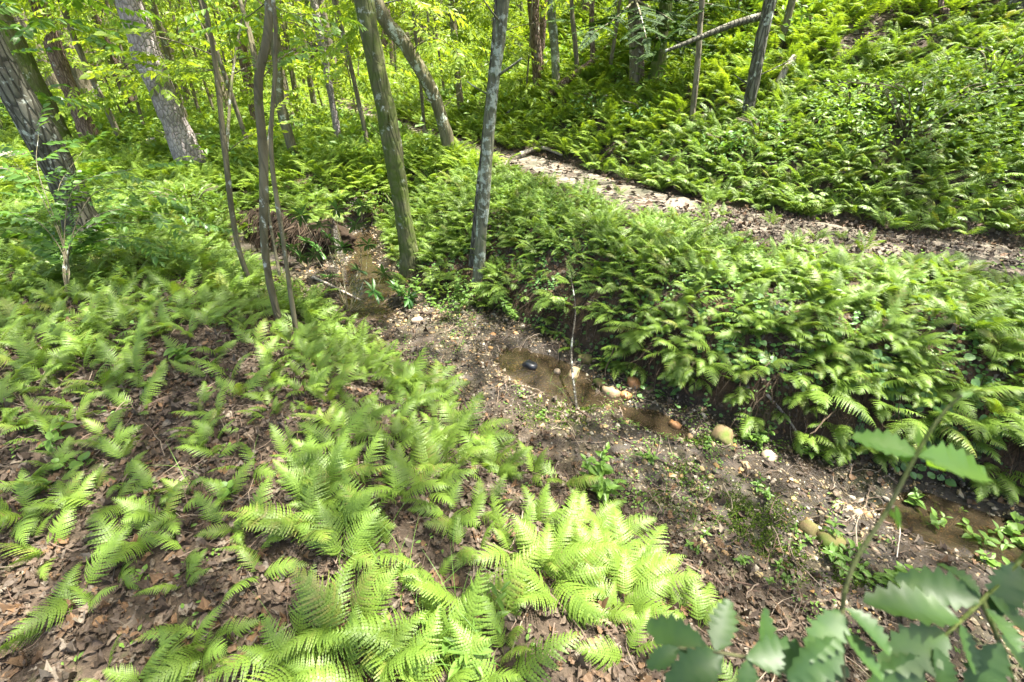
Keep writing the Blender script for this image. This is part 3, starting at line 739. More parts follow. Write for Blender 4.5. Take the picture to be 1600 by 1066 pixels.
def limbs_for(g, H, Rad, n, r0, z0=0.5, seed=0):
    r = np.random.default_rng(seed)
    for b in range(n):
        z = z0 + (H - z0) * (b + r.random()) / n; az = r.random() * 6.283; ln = Rad * (0.5 + 0.5 * r.random()) * (1 - 0.5 * z / H)
        d = np.array([math.cos(az), math.sin(az), 0]); t = np.linspace(0, 1, 6)[:, None]
        tube(g, np.array([0, 0, z]) + d * ln * t + np.array([0, 0, 1]) * ln * (0.5 * t - 0.25 * t * t), np.linspace(r0, r0 * 0.3, 6), 5, 0.3, cap=False)

# sunlit places: (px, py, radius m) as places on the ground of the photograph
SUNNY = [(870, 900, 0.26), (960, 960, 0.26), (800, 980, 0.20), (905, 830, 0.16), (720, 1030, 0.15), (1000, 890, 0.15), (900, 1020, 0.2), (1215, 455, 0.22), (1410, 455, 0.22), (1270, 400, 0.18), (1150, 500, 0.12),
         (1350, 500, 0.12), (672, 500, 0.13), (830, 635, 0.12), (880, 640, 0.10), (1320, 790, 0.14), (1210, 705, 0.08), (1000, 295, 0.35), (1080, 315, 0.3), (1160, 325, 0.25),
         (1330, 350, 0.15), (1470, 358, 0.2), (300, 270, 0.5), (30, 255, 0.8), (500, 245, 0.8), (560, 270, 0.6), (400, 230, 0.8), (530, 380, 0.5), (1180, 215, 0.5), (1110, 225, 0.4),
         (940, 160, 0.6), (1030, 185, 0.5), (900, 200, 0.5), (1280, 60, 0.7), (1390, 30, 0.7), (1330, 50, 0.5), (1080, 140, 0.5), (1440, 240, 0.4), (1250, 250, 0.4), (1340, 140, 0.4),
         (480, 510, 0.10), (1370, 240, 0.5), (1000, 340, 0.3), (520, 530, 0.1), (940, 230, 0.3), (90, 905, 0.07), (130, 850, 0.06), (720, 270, 0.4), (50, 420, 0.35), (60, 330, 0.5), (1540, 60, 0.3)]
SUN_G = [tuple(hit(a, b)[:2]) + (r,) for a, b, r in SUNNY]
def openness(gx, gy):  # gaps shaped into the unseen canopy so sun lands on chosen places
    o = np.zeros(len(gx))
    jit = 0.35 * (vnoise(gx * 9, gy * 9, 71) - 0.5)
    for a, b, r in SUN_G: o = np.maximum(o, np.clip(1.6 - np.hypot(gx - a, gy - b) / (r + 0.13) + jit, 0, 1))
    fl = vnoise(gx * 2.3, gy * 2.3, 81) * 0.6 + vnoise(gx * 6, gy * 6, 83) * 0.4
    Lt, _R, Tt = fields(gx, gy); far = np.maximum(sm((gy - 4.5) / 3), sm(Tt / 0.5)); thr = 0.70 - 0.30 * far + 0.09 * ((Lt > 0) & (gy < 4.5)) - 0.07 * sm(Tt / 0.8)
    o = np.maximum(o, np.clip((fl - thr) / 0.06, 0, 1) * 0.95)
    return o

def build_canopy():  # unseen leaves placed up the sun's path to shade the visible ground
    n = 112000
    gx = rng.uniform(-13, 12, n); gy = rng.uniform(-1.5, 24, n); gz = height(gx, gy) + 0.24
    keep = rng.random(n) > openness(gx, gy)
    keep &= rng.random(n) > 0.93 * sm((gy - 5.5) / 4)
    keep &= rng.random(n) < np.where((fields(gx, gy)[0] > -0.6) & (gy < 4.5), 1.0, 0.68)
    z = rng.uniform(7.0, 11.5, n); t = (z - gz) / SUN[2]
    P = np.stack([gx, gy, gz], 1) + t[:, None] * SUN
    P, z = P[keep], z[keep]; m = len(P)
    D = rng.standard_normal((m, 3)); D[:, 2] *= 0.35
    N = np.tile([0, 0, 1.0], (m, 1)) + 0.45 * rng.standard_normal((m, 3)); S = rng.uniform(0.12, 0.20, m)
    B = frames(D, N, S); r = rng.random(m)
    ctr = np.array([[q[2][-1][0], q[2][-1][1]] for q in TREES if q[0].name.startswith(('broadleaf', 'pine'))]); own = [q for q in TREES if q[0].name.startswith(('broadleaf', 'pine'))]
    who = np.argmin(((P[:, None, :2] - ctr[None]) ** 2).sum(2), axis=1)
    for k, (root, Pt, Q, mat) in enumerate(own):
        q = who == k
        if q.sum() < 5: continue
        g = Geo(); g.tile(LEAF2, B[q], P[q] - Pt[0], r[q]); link('crown', g.mesh('crown', M['canopy']), root)  # crown leaves out of view, arranged by the shadow they cast
        g = Geo(); cen = P[q]; idx = rng.choice(len(cen), min(14, len(cen)), replace=False)
        for i in idx:
            e = cen[i]; h0 = min(max(Q[-1][2] * 0.75, 5.5), Q[-1][2]); b0 = Q[int(np.argmin(np.abs(Q[:, 2] - h0)))]
            mid = (b0 + e) / 2 + np.array([0, 0, 0.7]); tube(g, smooth_path([b0, mid, e], 10) - Pt[0], np.linspace(0.06, 0.012, 11)[:len(smooth_path([b0, mid, e], 10))], 5, 0.3, cap=False)
        link('limbs', g.mesh('limbs', mat, True), root)
build_canopy()

# ------------------------------------------------------------------ forest behind: saplings and trunks, each a tree of its own
def sapling_proto(name, H, Rad, nspray, size, z0, seed, leafmat, barkmat, r0):
    root = empty(name, (0, 0, 0)); r = np.random.default_rng(seed)
    t = np.linspace(0, 1, 10); wob = 0.12 * H * 0.3
    path = np.stack([wob * np.sin(2.2 * t + seed) - wob * math.sin(seed), wob * np.cos(1.7 * t + seed) - wob * math.cos(seed), H * t - 0.1], 1)
    g = Geo(); tube(g, path, np.linspace(r0, r0 * 0.25, 10), 8, rough=0.1, seed=seed); limbs_for(g, H, Rad, 9, r0 * 0.3, z0, seed)
    tk = link('trunk', g.mesh('trunk', barkmat, True), root)
    g = Geo(); crown_layers(g, H, Rad, nspray, size, z0, SPR2, seed); cr = link('crown', g.mesh('crown', leafmat), root)
    KIDS[root.name] = [tk, cr]
    return root
def tall_proto(name, H, r0, seed, barkmat, lean):
    root = empty(name, (0, 0, 0)); r = np.random.default_rng(seed)
    t = np.linspace(0, 1, 16); w = 0.25
    path = np.stack([w * (np.sin(2.5 * t + seed) - math.sin(seed)) + lean * H * t, w * (np.cos(2 * t + seed) - math.cos(seed)), H * t - 0.15], 1)
    g = Geo(); tube(g, path, np.linspace(r0, r0 * 0.4, 16), 12, rough=0.12, seed=seed, flare=0.35)
    for b in range(5):
        z = 3.0 + 5.5 * r.random(); az = r.random() * 6.28; st = np.array([np.interp(z, path[:, 2], path[:, 0]), np.interp(z, path[:, 2], path[:, 1]), z])
        e = st + np.array([math.cos(az) * 1.6, math.sin(az) * 1.6, 0.9]); tube(g, smooth_path([st, (st + e) / 2 + [0, 0, .2], e], 8), np.linspace(r0 * .25, r0 * .06, 9)[:len(smooth_path([st, (st + e) / 2 + [0, 0, .2], e], 8))], 5, cap=False)
    tk = link('trunk', g.mesh('trunk', barkmat, True), root)
    g = Geo(); n = 30; P = np.stack([r.normal(size=n) * 1.6 + lean * H * 0.8, r.normal(size=n) * 1.6, r.uniform(6.5, H, n)], 1)
    D = r.standard_normal((n, 3)); D[:, 2] *= 0.3; g.tile(LEAF2, frames(D, np.tile([0, 0, 1.0], (n, 1)) + 0.4 * r.standard_normal((n, 3)), r.uniform(0.2, 0.34, n)), P, r.random(n))
    cr = link('crown', g.mesh('crown', M['canopy']), root)
    KIDS[root.name] = [tk, cr]
    return root

protos_s = [sapling_proto('sapling', H, R_, n, s, z0, k, lm, M['bark_far'], r0) for k, (H, R_, n, s, z0, lm, r0) in enumerate([
    (5.5, 1.7, 430, 0.29, 0.7, M['tree_leaf'], 0.035), (4.2, 1.5, 330, 0.27, 0.4, M['tree_leaf'], 0.025), (6.5, 2.0, 480, 0.32, 1.2, M['tree_leaf'], 0.045),
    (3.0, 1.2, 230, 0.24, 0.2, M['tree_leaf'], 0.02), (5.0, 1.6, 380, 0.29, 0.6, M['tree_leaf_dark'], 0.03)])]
protos_t = [tall_proto('forest_tree', 12.5, r0, k + 20, bm, ln) for k, (r0, bm, ln) in enumerate([(0.15, M['bark_far'], 0.01), (0.09, M['bark_brown'], -0.03), (0.06, M['bark_far'], 0.03), (0.12, M['bark_red'], -0.01), (0.045, M['bark_moss'], 0.05)])]

placed = [tuple(q[1][0][:2]) for q in TREES]
def spots(n, gen, mind, tries=6000):
    out = []
    for _ in range(tries):
        if len(out) >= n: break
        x, y = gen()
        z = float(height(np.array([x]), np.array([y]))[0]); px, py, dp = project(np.array([x, y, z + 1.5]))
        if not (-250 < px[0] < 1850): continue
        L, R, T = [float(v[0]) for v in fields(np.array([x]), np.array([y]))]
        if abs(T) < 0.9 or (L < 0.4 and R < 0.4): continue
        if all((x - a) ** 2 + (y - b) ** 2 > mind * mind for a, b in out + (placed if mind > 0.6 else [])): out.append((x, y))
    return out

def region(y):
    return 'left' if y else ''
used_t = set()
def g_tall():
    y = 11.5 + 34 * rng.random() ** 1.15; x = rng.uniform(-1.25 * y - 2, 0.75 * y); return x, y
def ok_tall(x, y):
    # keep the open fern slope on the right free of extra trunks
    T = float(fields(np.array([x]), np.array([y]))[2][0]); px = float(project(np.array([x, y, 1.0]))[0][0])
    return not (px > 1010 and y < 16) and not (T > 0.5 and y < 10.5)
k = 0
for x, y in spots(285, g_tall, 0.55, 12000):
    if not ok_tall(x, y): continue
    T = float(fields(np.array([x]), np.array([y]))[2][0])
    p = protos_t[int(rng.integers(0, 5))]
    o = p if p.name not in used_t else copy_tree(p)
    used_t.add(p.name)
    z = float(height(np.array([x]), np.array([y]))[0]); s = rng.uniform(0.65, 1.1)
    o.location = (x, y, z); o.rotation_euler = (0, 0, rng.uniform(0, 6.28)); o.scale = (s, s, s); k += 1
    far = y > 24
    if T > 0.5:
        tag(o, 'one of the distant straight trunks on the wooded slope beyond the trail' if far else 'one of the slim forest trunks on the slope beyond the trail', 'tree', 'distant trunks on the wooded slope' if far else 'slim trunks on the slope beyond the trail')
    else:
        tag(o, 'one of the distant trunks in the woods left of the trail' if far else 'one of the slim forest trunks on flat ground behind the leaning trees', 'tree', 'distant trunks in the flat woods' if far else 'slim trunks behind the leaning trees')
placed_s = list(placed)
used_s = set()
def g_sap():
    y = 9.5 + 36 * rng.random() ** 1.1; x = rng.uniform(-1.25 * y - 2, 0.8 * y); return x, y
man = [tuple(hit(a, b)[:2]) for a, b in [(578, 240), (664, 216), (392, 238), (470, 212), (765, 192), (820, 160), (950, 122), (230, 215), (560, 200), (340, 190), (60, 235), (1070, 60), (1150, 40)]]
for x, y in man + spots(105, g_sap, 1.3, 9000):
    T = float(fields(np.array([x]), np.array([y]))[2][0])
    if (x, y) not in man and (not ok_tall(x, y) or (T > 0.5 and y < 13 and x > 1.0)): continue
    p = protos_s[int(rng.choice([0, 1, 2, 3, 4], p=[.27, .24, .22, .19, .08]))]
    o = p if p.name not in used_s else copy_tree(p)
    used_s.add(p.name)
    z = float(height(np.array([x]), np.array([y]))[0]); s = rng.uniform(0.75, 1.25)
    o.location = (x, y, z); o.rotation_euler = (0, 0, rng.uniform(0, 6.28)); o.scale = (s, s, s)
    far = y > 22
    if T > 0.5: tag(o, 'one of the bright leafy saplings on the wooded slope beyond the trail', 'sapling', 'leafy saplings on the slope')
    else: tag(o, 'one of the distant yellow green saplings deep in the woods' if far else 'one of the bright leafy saplings in the woods beyond the creek', 'sapling', 'distant saplings in the flat woods' if far else 'leafy saplings beyond the creek')
for p, u in [(p, used_t) for p in protos_t] + [(p, used_s) for p in protos_s]:
    if p.name not in u:
        for c in KIDS[p.name]: bpy.data.objects.remove(c)
        bpy.data.objects.remove(p)

# the wood beyond, which reads as one leafy mass
g = Geo(); n = 15000
yy = 30 + 40 * rng.random(n) ** 1.2; xx = rng.uniform(-1.3, 1.15, n) * yy; zz = height(xx, yy)
hh = rng.random(n) ** 0.9 * 13; P = np.stack([xx, yy, zz + hh], 1); D = rng.standard_normal((n, 3)); D[:, 2] *= 0.4
scatter_sprays(g, P, D, rng.uniform(0.9, 1.7, n), SPR2, 0.6)
tag(link('distant_foliage', g.mesh('distant_foliage', M['tree_leaf'])), 'far wood closing the view as one mass of sunlit leaves', 'forest', kind='stuff')

# ------------------------------------------------------------------ leafy shrubs and undergrowth beyond the trail and creek
def leafy_mound(g, c, rad, h, n, size, tpl=LEAF2, up=0.5):
    a = rng.random(n) * 6.283; q = np.sqrt(rng.random(n)); z = rng.random(n)
    P = np.stack([c[0] + np.cos(a) * rad * q, c[1] + np.sin(a) * rad * q, c[2] + h * z * np.sqrt(np.clip(1 - q * q * 0.8, 0, 1))], 1)
    D = np.stack([np.cos(a + rng.normal(size=n) * .6), np.sin(a + rng.normal(size=n) * .6), up * rng.normal(size=n) + 0.1], 1)
    g.tile(tpl, frames(D, np.tile([0, 0, 1.0], (n, 1)) + 0.35 * rng.standard_normal((n, 3)), size * rng.uniform(0.6, 1.2, n)), P, rng.random(n))

g = Geo()
n = 1500; yy = 8 + 26 * rng.random(n) ** 1.1; xx = rng.uniform(-1.2, 0.8, n) * yy; zz = height(xx, yy); L, R, T = fields(xx, yy)
ok = (np.abs(T) > 0.8) & ((L > 0.3) | (R > 0.3))
for x, y, z in zip(xx[ok], yy[ok], zz[ok]):
    leafy_mound(g, (x, y, z), 0.5, rng.uniform(0.25, 0.8), 26, 0.11 + 0.003 * y)
tag(link('undergrowth', g.mesh('undergrowth', M['under'])), 'low broadleaved undergrowth covering the woodland floor beyond the ferns', 'undergrowth', kind='stuff')

# ------------------------------------------------------------------ ferns
def fern_base(n, x0, x1, y0, y1):
    x = rng.uniform(x0, x1, n); y = rng.uniform(y0, y1, n); z = height(x, y)
    d, L, R, T = fern_density(x, y, z); keep = rng.random(n) < d
    return x[keep], y[keep], z[keep], L[keep], R[keep], T[keep]
pcs = [q[1][0][:2] for q in TREES]
def fern_list(dens, x0, x1, y0, y1):
    n = int(dens * (x1 - x0) * (y1 - y0)); return fern_base(n, x0, x1, y0, y1)

def down_dir(x, y, e=0.12):
    gx = (height(x + e, y) - height(x - e, y)) / (2 * e); gy = (height(x, y + e) - height(x, y - e)) / (2 * e)
    return gx, gy

near = fern_list(112, -6.5, 6.5, 0.55, 7.2)
x, y, z, L, R, T = near
m = clear_of(pcs, x, y, 0.10); x, y, z, L, R, T = [v[m] for v in near]
hill = T > 0.45; leftside = L > 0
gx, gy = down_dir(x, y)
slope = np.hypot(gx, gy)
size = rng.uniform(0.19, 0.40, len(x)); size = np.where(leftside & (x < -0.9) & (y < 3.4), size * 0.76, size); size = np.where(hill, size * 0.92, size)
size = np.where(leftside & (y < 2.1), size * 0.88, size); size = np.where((R > 0) & (R < 0.14), size * 0.72, size * 1.0); size = np.where((R > 0) & (T < 0) & (T > -1.0), size * 0.78, size); size = np.where((R >= 0.2) & (T < 0), size * 0.80, size)
thin = leftside & (y < 2.6) & (rng.random(len(x)) < np.where(L < 1.2, 0.5, 0.18)); size = np.where(thin, 0, size)
px, py, dep = project(np.stack([x, y, z + 0.2], 1))
inside = (dep > 0.3) & (px > -60) & (px < 1660) & (py > -60) & (py < 1120)
score = np.where(inside, size / np.maximum(dep, 0.3) * (1 - 0.35 * ((px < 20) | (px > 1580) | (py > 1050))), 0)
order = np.argsort(-score); indiv = np.zeros(len(x), bool); indiv[order[:290]] = True

def fern_fronds(i, cnt):
    """orientation frames of the fronds of fern i: list of (3x3 matrix, variant, random)."""
    out = []; base = rng.random() * 6.283
    dd = -np.array([gx[i], gy[i]])
    for k in range(cnt):
        a = base + 6.283 * k / cnt + rng.normal() * 0.45
        v = np.array([math.cos(a), math.sin(a)]) + dd * 1.1 * min(1.0, slope[i]) + np.array([0.12, 0.10])
        a = math.atan2(v[1], v[0])
        tilt = rng.uniform(0.0, 0.42) + 0.45 * min(1.2, slope[i]) * max(0, float(np.dot(unit(v), unit(dd + 1e-6))))
        Bz = Matrix.Rotation(a - math.pi / 2, 3, 'Z') @ Matrix.Rotation(-tilt, 3, 'X') @ Matrix.Rotation(rng.normal() * 0.35, 3, 'Y')
        s = size[i] * rng.uniform(0.75, 1.15)
        out.append((np.array(Bz) * s, int(rng.integers(0, 9)), rng.random()))
    return out

def fern_label(i):
    P_, Q_ = px[i], py[i]
    def zone(v, cuts): return next((w for c_, w in cuts if v < c_), cuts[-1][1])
    bankz = zone(P_, [(900, 'beside the lichen blotched trunk'), (1100, 'above the rusty rocks'), (1300, 'above the pale pinkish standing stone'), (9999, 'above the round leaved vine')])
    if hill[i]: return 'fern on the sunlit slope beyond the trail', 'ferns on the slope beyond the trail'
    if R[i] > 0:
        if R[i] < 0.45: return 'fern on the steep face of the creek bank ' + bankz, 'ferns hanging from the steep creek bank'
        return ('green fern crowded on the bank top ' + bankz, 'ferns on the bank top')
    if Q_ > 800 and P_ > 700: return 'large fern in the sunlit bleached clump at the bottom centre', 'ferns in the sunlit bottom clump'
    if L[i] < 0.75 and P_ > 420: return 'fern in the dense strip along the near gravel edge, ' + zone(Q_, [(620, 'beside the clump of thin stems'), (800, 'level with the muddy pool'), (9999, 'close above the sunlit clump')]), 'ferns along the near gravel edge'
    if Q_ < 470: return 'fern in the dense stand ' + zone(P_, [(220, 'below the thick furrowed leaning trunk'), (9999, 'between the furrowed trunk and the thin stems')]), 'ferns around the leaning trees'
    if P_ < 420 and Q_ > 640: return 'small fern on brown leaf litter ' + zone(Q_, [(800, 'left of the three leaved seedling'), (9999, 'in the bottom left corner')]), 'scattered ferns on the leaf litter'
    return 'fern in the loose patch ' + zone(Q_, [(620, 'just below the clump of thin stems'), (850, 'in the middle of the near floor'), (9999, 'at the bottom edge left of the sunlit clump')]), 'ferns in the loose middle patch'

LAND = [(tr[k][1][0], w) for k, w in [('A', 'thick grey furrowed leaning trunk'), ('E', 'stout pale trunk'), ('I', 'curving young trunk'), ('J', 'whip thin stem'), ('K', 'thin twisting stem'), ('M', 'mossy leaning trunk'), ('N', 'lichen blotched trunk'), ('O', 'bowed brown trunk')]]
LAND += [(hit(a, b), w) for a, b, w in [(829, 572, 'black wet rock'), (957, 616, 'wide tan rock'), (1055, 665, 'bright orange stone'), (1128, 686, 'green mossed rock'), (1201, 714, 'pale pinkish standing stone'), (935, 770, 'nettle like plant'), (705, 492, 'light green bush'), (812, 500, 'second low green bush'), (676, 478, 'pale sunlit seedling'), (891, 452, 'top of the mottled stick'), (545, 490, 'rhododendron'), (370, 780, 'three leaved seedling'), (735, 1010, 'bleached long leaved seedling'), (1297, 852, 'large mossy rock')]]
NEAREST = {}
_ix = np.where(indiv)[0]
for pt, w in LAND:
    d_ = np.hypot(x[_ix] - pt[0], y[_ix] - pt[1]); j = int(_ix[int(np.argmin(d_))])
    if d_.min() < 0.9 and j not in NEAREST: NEAREST[j] = 'green fern growing nearest to the ' + w
def _ext(mask, val, lb):
    c = [k for k in _ix if mask[k] and k not in NEAREST]
    if c: NEAREST[max(c, key=lambda k: val[k])] = lb
_bank = (R > 0); _clump = leftside & (py > 800) & (px > 700)
_ext(_bank, px, 'rightmost of the ferns on the bank top'); _ext(_bank, size, 'largest fern on the bank between creek and trail')
_ext(_clump, px, 'rightmost fern of the sunlit clump at the bottom centre'); _ext(_clump, size, 'largest fern of the sunlit clump at the bottom centre'); _ext(_clump, py, 'lowest fern of the sunlit clump, cut by the bottom edge')
_ext(leftside, -px, 'leftmost fern on the near floor, against the left edge')
bulk = Geo()
for i in range(len(x)):
    if size[i] <= 0: continue
    cnt = int(rng.integers(2, 5)) if not indiv[i] else int(rng.integers(2, 5))
    if R[i] > 0: cnt += 2
    if leftside[i] and x[i] < -0.9 and y[i] < 3.0: cnt = int(rng.integers(2, 4))
    ff = fern_fronds(i, cnt)
    if indiv[i]:
        root = empty('fern', (x[i], y[i], z[i] - 0.01)); lb, gr = fern_label(i); lb = NEAREST.get(i, lb); tag(root, lb, 'fern', gr)
        for B, v, r in ff:
            o = link('frond', HI_ME[v], root); o.matrix_local = Matrix(B.tolist()).to_4x4()
    else:
        for B, v, r in ff:
            bulk.tile((HI_A if dep[i] < 3.7 else MID)[v], B[None], np.array([[x[i], y[i], z[i] - 0.01]]), np.array([r]))
tag(link('fern_cover', bulk.mesh('fern_cover', M['fern'])), 'bed of green ferns filling the banks and slope behind the nearer ferns', 'ferns', kind='stuff')

def far_ferns(name, dens, box, tpls, smin, smax, label, extra=None):
    x, y, z, L, R, T = fern_list(dens, *box)
    keep = ~((x > -6.5) & (x < 6.5) & (y > 0.55) & (y < 7.2))
    px, py, dp = project(np.stack([x, y, z + .2], 1)); keep &= (px > -250) & (px < 1850) & (dp > 0)
    x, y, z, T = x[keep], y[keep], z[keep], T[keep]; n = len(x); g = Geo()
    gx, gy = down_dir(x, y)
    for rep in range(3):
        a = rng.random(n) * 6.283; dx = np.cos(a) - 0.9 * gx; dy = np.sin(a) - 0.9 * gy; l = np.hypot(dx, dy); dx /= l; dy /= l
        til = rng.uniform(0.1, 0.6, n)
        Z = np.stack([dx * np.sin(til), dy * np.sin(til), np.cos(til)], 1); Y = np.stack([dx * np.cos(til), dy * np.cos(til), -np.sin(til)], 1); X = np.cross(Y, Z)
        s = rng.uniform(smin, smax, n); B = np.stack([X, Y, Z], 2) * s[:, None, None]; P = np.stack([x + rng.normal(size=n) * .05, y + rng.normal(size=n) * .05, z], 1)
        pick = rng.integers(0, 9, n); r = rng.random(n)
        for k in range(9): q = pick == k; g.tile(tpls[k], B[q], P[q], r[q])
    tag(link(name, g.mesh(name, M['fern_far'])), label, 'ferns', kind='stuff')
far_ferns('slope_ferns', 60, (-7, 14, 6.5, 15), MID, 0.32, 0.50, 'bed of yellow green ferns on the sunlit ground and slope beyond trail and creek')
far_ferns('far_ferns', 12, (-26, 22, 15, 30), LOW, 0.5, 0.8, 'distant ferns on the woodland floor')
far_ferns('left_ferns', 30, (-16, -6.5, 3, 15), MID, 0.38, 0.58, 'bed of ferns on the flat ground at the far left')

# ------------------------------------------------------------------ litter, gravel, twigs, roots, moss, grass
def ground_normals(x, y):
    gx, gy = down_dir(x, y, 0.05); N = np.stack([-gx, -gy, np.ones(len(x))], 1); return N / np.linalg.norm(N, axis=1, keepdims=True)

def curled(seed):
    r = np.random.default_rng(seed); V = []; F = []; nu, nv = 4, 6; c1, c2 = r.uniform(-1.2, 1.2), r.uniform(-0.7, 1.0)
    for a in range(nv):
        y = a / (nv - 1); hw = 0.30 * math.sin(math.pi * (0.08 + 0.88 * y) ** 0.9) * (1 + 0.42 * r.normal()) + 0.02
        for b in range(nu):
            u = b / (nu - 1) * 2 - 1
            V.append((u * hw, y, c1 * (u * hw) ** 2 * 4 + c2 * (y - 0.5) ** 2 + 0.05 * r.normal()))
    for a in range(nv - 1):
        for b in range(nu - 1): k = a * nu + b; F.append((k, k + 1, k + nu + 1, k + nu))
    return T3(V, F)
DEAD = [curled(k) for k in range(10)]
def litter(name, n, box, smin, smax, label, tpls=None, near_=True):
    tpls = tpls or DEAD
    x = rng.uniform(box[0], box[1], n); y = rng.uniform(box[2], box[3], n); L, R, T = fields(x, y)
    p = np.where((L < 0) & (R < 0), 0.16 + 0.5 * sm((L + 0.35) / 0.3), 1.0); p = np.where(R > 0, 0.55, p); p = np.where(np.abs(T) < 0.45, 0.45, p)
    p = p * (0.5 + 0.6 * fbm(x * 1.3, y * 1.3, 31)); k = rng.random(n) < p; x, y = x[k], y[k]
    z = height(x, y) + rng.uniform(0.0, 0.022, len(x)); P = np.stack([x, y, z], 1); px, py, dp = project(P)
    k = (dp > 0.2) & (px > -80) & (px < 1680) & (py < 1150) & (py > -50); P = P[k]; n = len(P)
    a = rng.random(n) * 6.283; D = np.stack([np.cos(a), np.sin(a), rng.normal(size=n) * 0.22], 1)
    N = ground_normals(P[:, 0], P[:, 1]); D = D - N * (D * N).sum(1, keepdims=True) * 0.8; N = N + rng.normal(size=(n, 3)) * 0.45
    s = (smin + (smax - smin) * rng.random(n) ** 1.6)[:, None] * np.stack([rng.uniform(0.55, 1.35, n), np.ones(n), rng.uniform(0.6, 1.6, n)], 1); pick = rng.integers(0, len(tpls), n); r = rng.random(n); g = Geo(); B = frames(D, N, s)
    for q in range(len(tpls)): m = pick == q; g.tile(tpls[q], B[m], P[m], r[m], keep=0)
    tag(link(name, g.mesh(name, M['litter'])), label, 'leaf litter', kind='stuff')
litter('leaf_litter', 110000, (-5.5, 4.5, 0.4, 5.0), 0.014, 0.052, 'brown and grey dead leaves covering the near forest floor')
litter('far_leaf_litter', 42000, (-8, 11, 5.0, 14), 0.07, 0.13, 'dead leaves on the floor and slope farther back', [LEAF2])

def ico(sub=1):
    import bmesh
    b = bmesh.new(); bmesh.ops.create_icosphere(b, subdivisions=sub, radius=1.0); V = np.array([v.co[:] for v in b.verts]); F = np.array([[v.index for v in f.verts] for f in b.faces]); b.free(); return V, F
IV, IF = ico(2); IV1, IF1 = ico(1)
PEB = []
for k in range(5):
    r = np.random.default_rng(k); w = IV1 * (1 + 0.22 * r.normal(size=(len(IV1), 1))) * np.array([1, 0.78, 0.55]); PEB.append(T3(w, IF1))
def pebbles():
    n = 95000; x = rng.uniform(-2.6, 4.0, n); y = rng.uniform(0.6, 7.2, n); L, R, T = fields(x, y)
    b = np.clip(1.7 * (fbm(x * 2.2, y * 2.2, 90) - 0.22), 0.25, 1)
    p = np.where((L < 0.02) & (R < 0.03), b, np.where((L < 0.15) & (R < 0), 0.08, 0)); k = rng.random(n) < p; x, y = x[k], y[k]; n = len(x)
    s = np.clip(0.0042 * np.exp(rng.normal(size=n) * 0.55 + 0.3) * (1 + 0.5 * (y > 4)), 0.002, 0.024)
    big = rng.random(n) < 0.03; s = np.where(big, rng.uniform(0.012, 0.028, n), s)
    P = np.stack([x, y, height(x, y) + s * 0.2], 1); a = rng.random(n) * 6.283
    B = frames(np.stack([np.cos(a), np.sin(a), 0.25 * rng.normal(size=n)], 1), np.tile([0, 0, 1.0], (n, 1)) + 0.3 * rng.normal(size=(n, 3)), s)
    g = Geo(); pick = rng.integers(0, 5, n); r = rng.random(n)
    for q in range(5): m = pick == q; g.tile(PEB[q], B[m], P[m], r[m], keep=0)
    tag(link('gravel', g.mesh('gravel', M['pebble'], False)), 'tan and grey pebbles lining the creek bed', 'gravel', kind='stuff')
pebbles()

ROCKS = [(829, 572, 24, 'rock_dark', 'black wet rock sitting in the muddy pool'), (871, 582, 12, 'rock_pale', 'small pale stone in the pool beside the black rock'),
         (897, 584, 20, 'rock_tan', 'rounded tan stone at the pool edge right of the leaning stick'), (771, 524, 11, 'rock_orange', 'small yellow orange stone at the head of the muddy pool'),
         (806, 522, 9, 'rock_orange', 'tiny orange stone at the far edge of the muddy pool'), (915, 562, 22, 'rock_moss', 'brown mossy stone under the ferns above the pool'),
         (937, 600, 20, 'rock_moss', 'mossy stone at the foot of the bank right of the pool'), (957, 616, 27, 'rock_tan', 'wide tan rock at the lower end of the pool'),
         (978, 622, 20, 'rock_orange', 'orange brown rock beside the wide tan one'), (990, 600, 22, 'rock_orange', 'rusty rock wedged below the bank ferns'),
         (1012, 610, 16, 'rock_tan', 'small tan rock right of the rusty one below the bank'), (1055, 665, 20, 'rock_orange', 'bright orange stone in the stony run below the pool'),
         (1078, 684, 12, 'rock_tan', 'little tan stone just downstream of the bright orange one'), (1128, 686, 36, 'rock_moss', 'green mossed rock low in the middle of the creek bed'),
         (1201, 714, 22, 'rock_pale', 'pale pinkish stone standing on edge on the gravel'), (1262, 830, 32, 'rock_moss', 'brown upright rock at the lower edge of the sunlit gravel'),
         (1297, 852, 44, 'rock_moss', 'large mossy rock half covered by a green seedling'), (1326, 796, 12, 'rock_pale', 'white pebble in the sunlit gravel'),
         (1340, 802, 15, 'rock_pale', 'pale flat stone in the sunlit gravel beside the orange one'), (1353, 806, 15, 'rock_orange', 'rust orange stone at the right end of the sunlit gravel'),
         (1290, 800, 15, 'rock_tan', 'flat tan stone in the middle of the sunlit gravel'), (1236, 818, 12, 'rock_pale', 'pale stone left of the brown upright rock'),
         (1311, 786, 13, 'rock_pale', 'greyish white stone at the top of the sunlit gravel'), (1366, 862, 13, 'rock_pale', 'lone pale stone below the sunlit gravel'),
         (652, 502, 17, 'rock_pale', 'broad pale stone in the sunny spot at the head of the gravel bar'), (680, 497, 14, 'rock_pale', 'smaller pale stone in the sunny spot at the head of the gravel bar'),
         (705, 543, 10, 'rock_tan', 'tan stone at the left rim of the gravel bar'), (1165, 728, 16, 'rock_tan', 'tan stone on the gravel left of the pinkish standing one'),
         (1095, 640, 14, 'rock_tan', 'tan stone against the roots of the undercut bank'), (1430, 770, 16, 'rock_moss', 'dark mossy stone at the edge of the lower muddy water')]
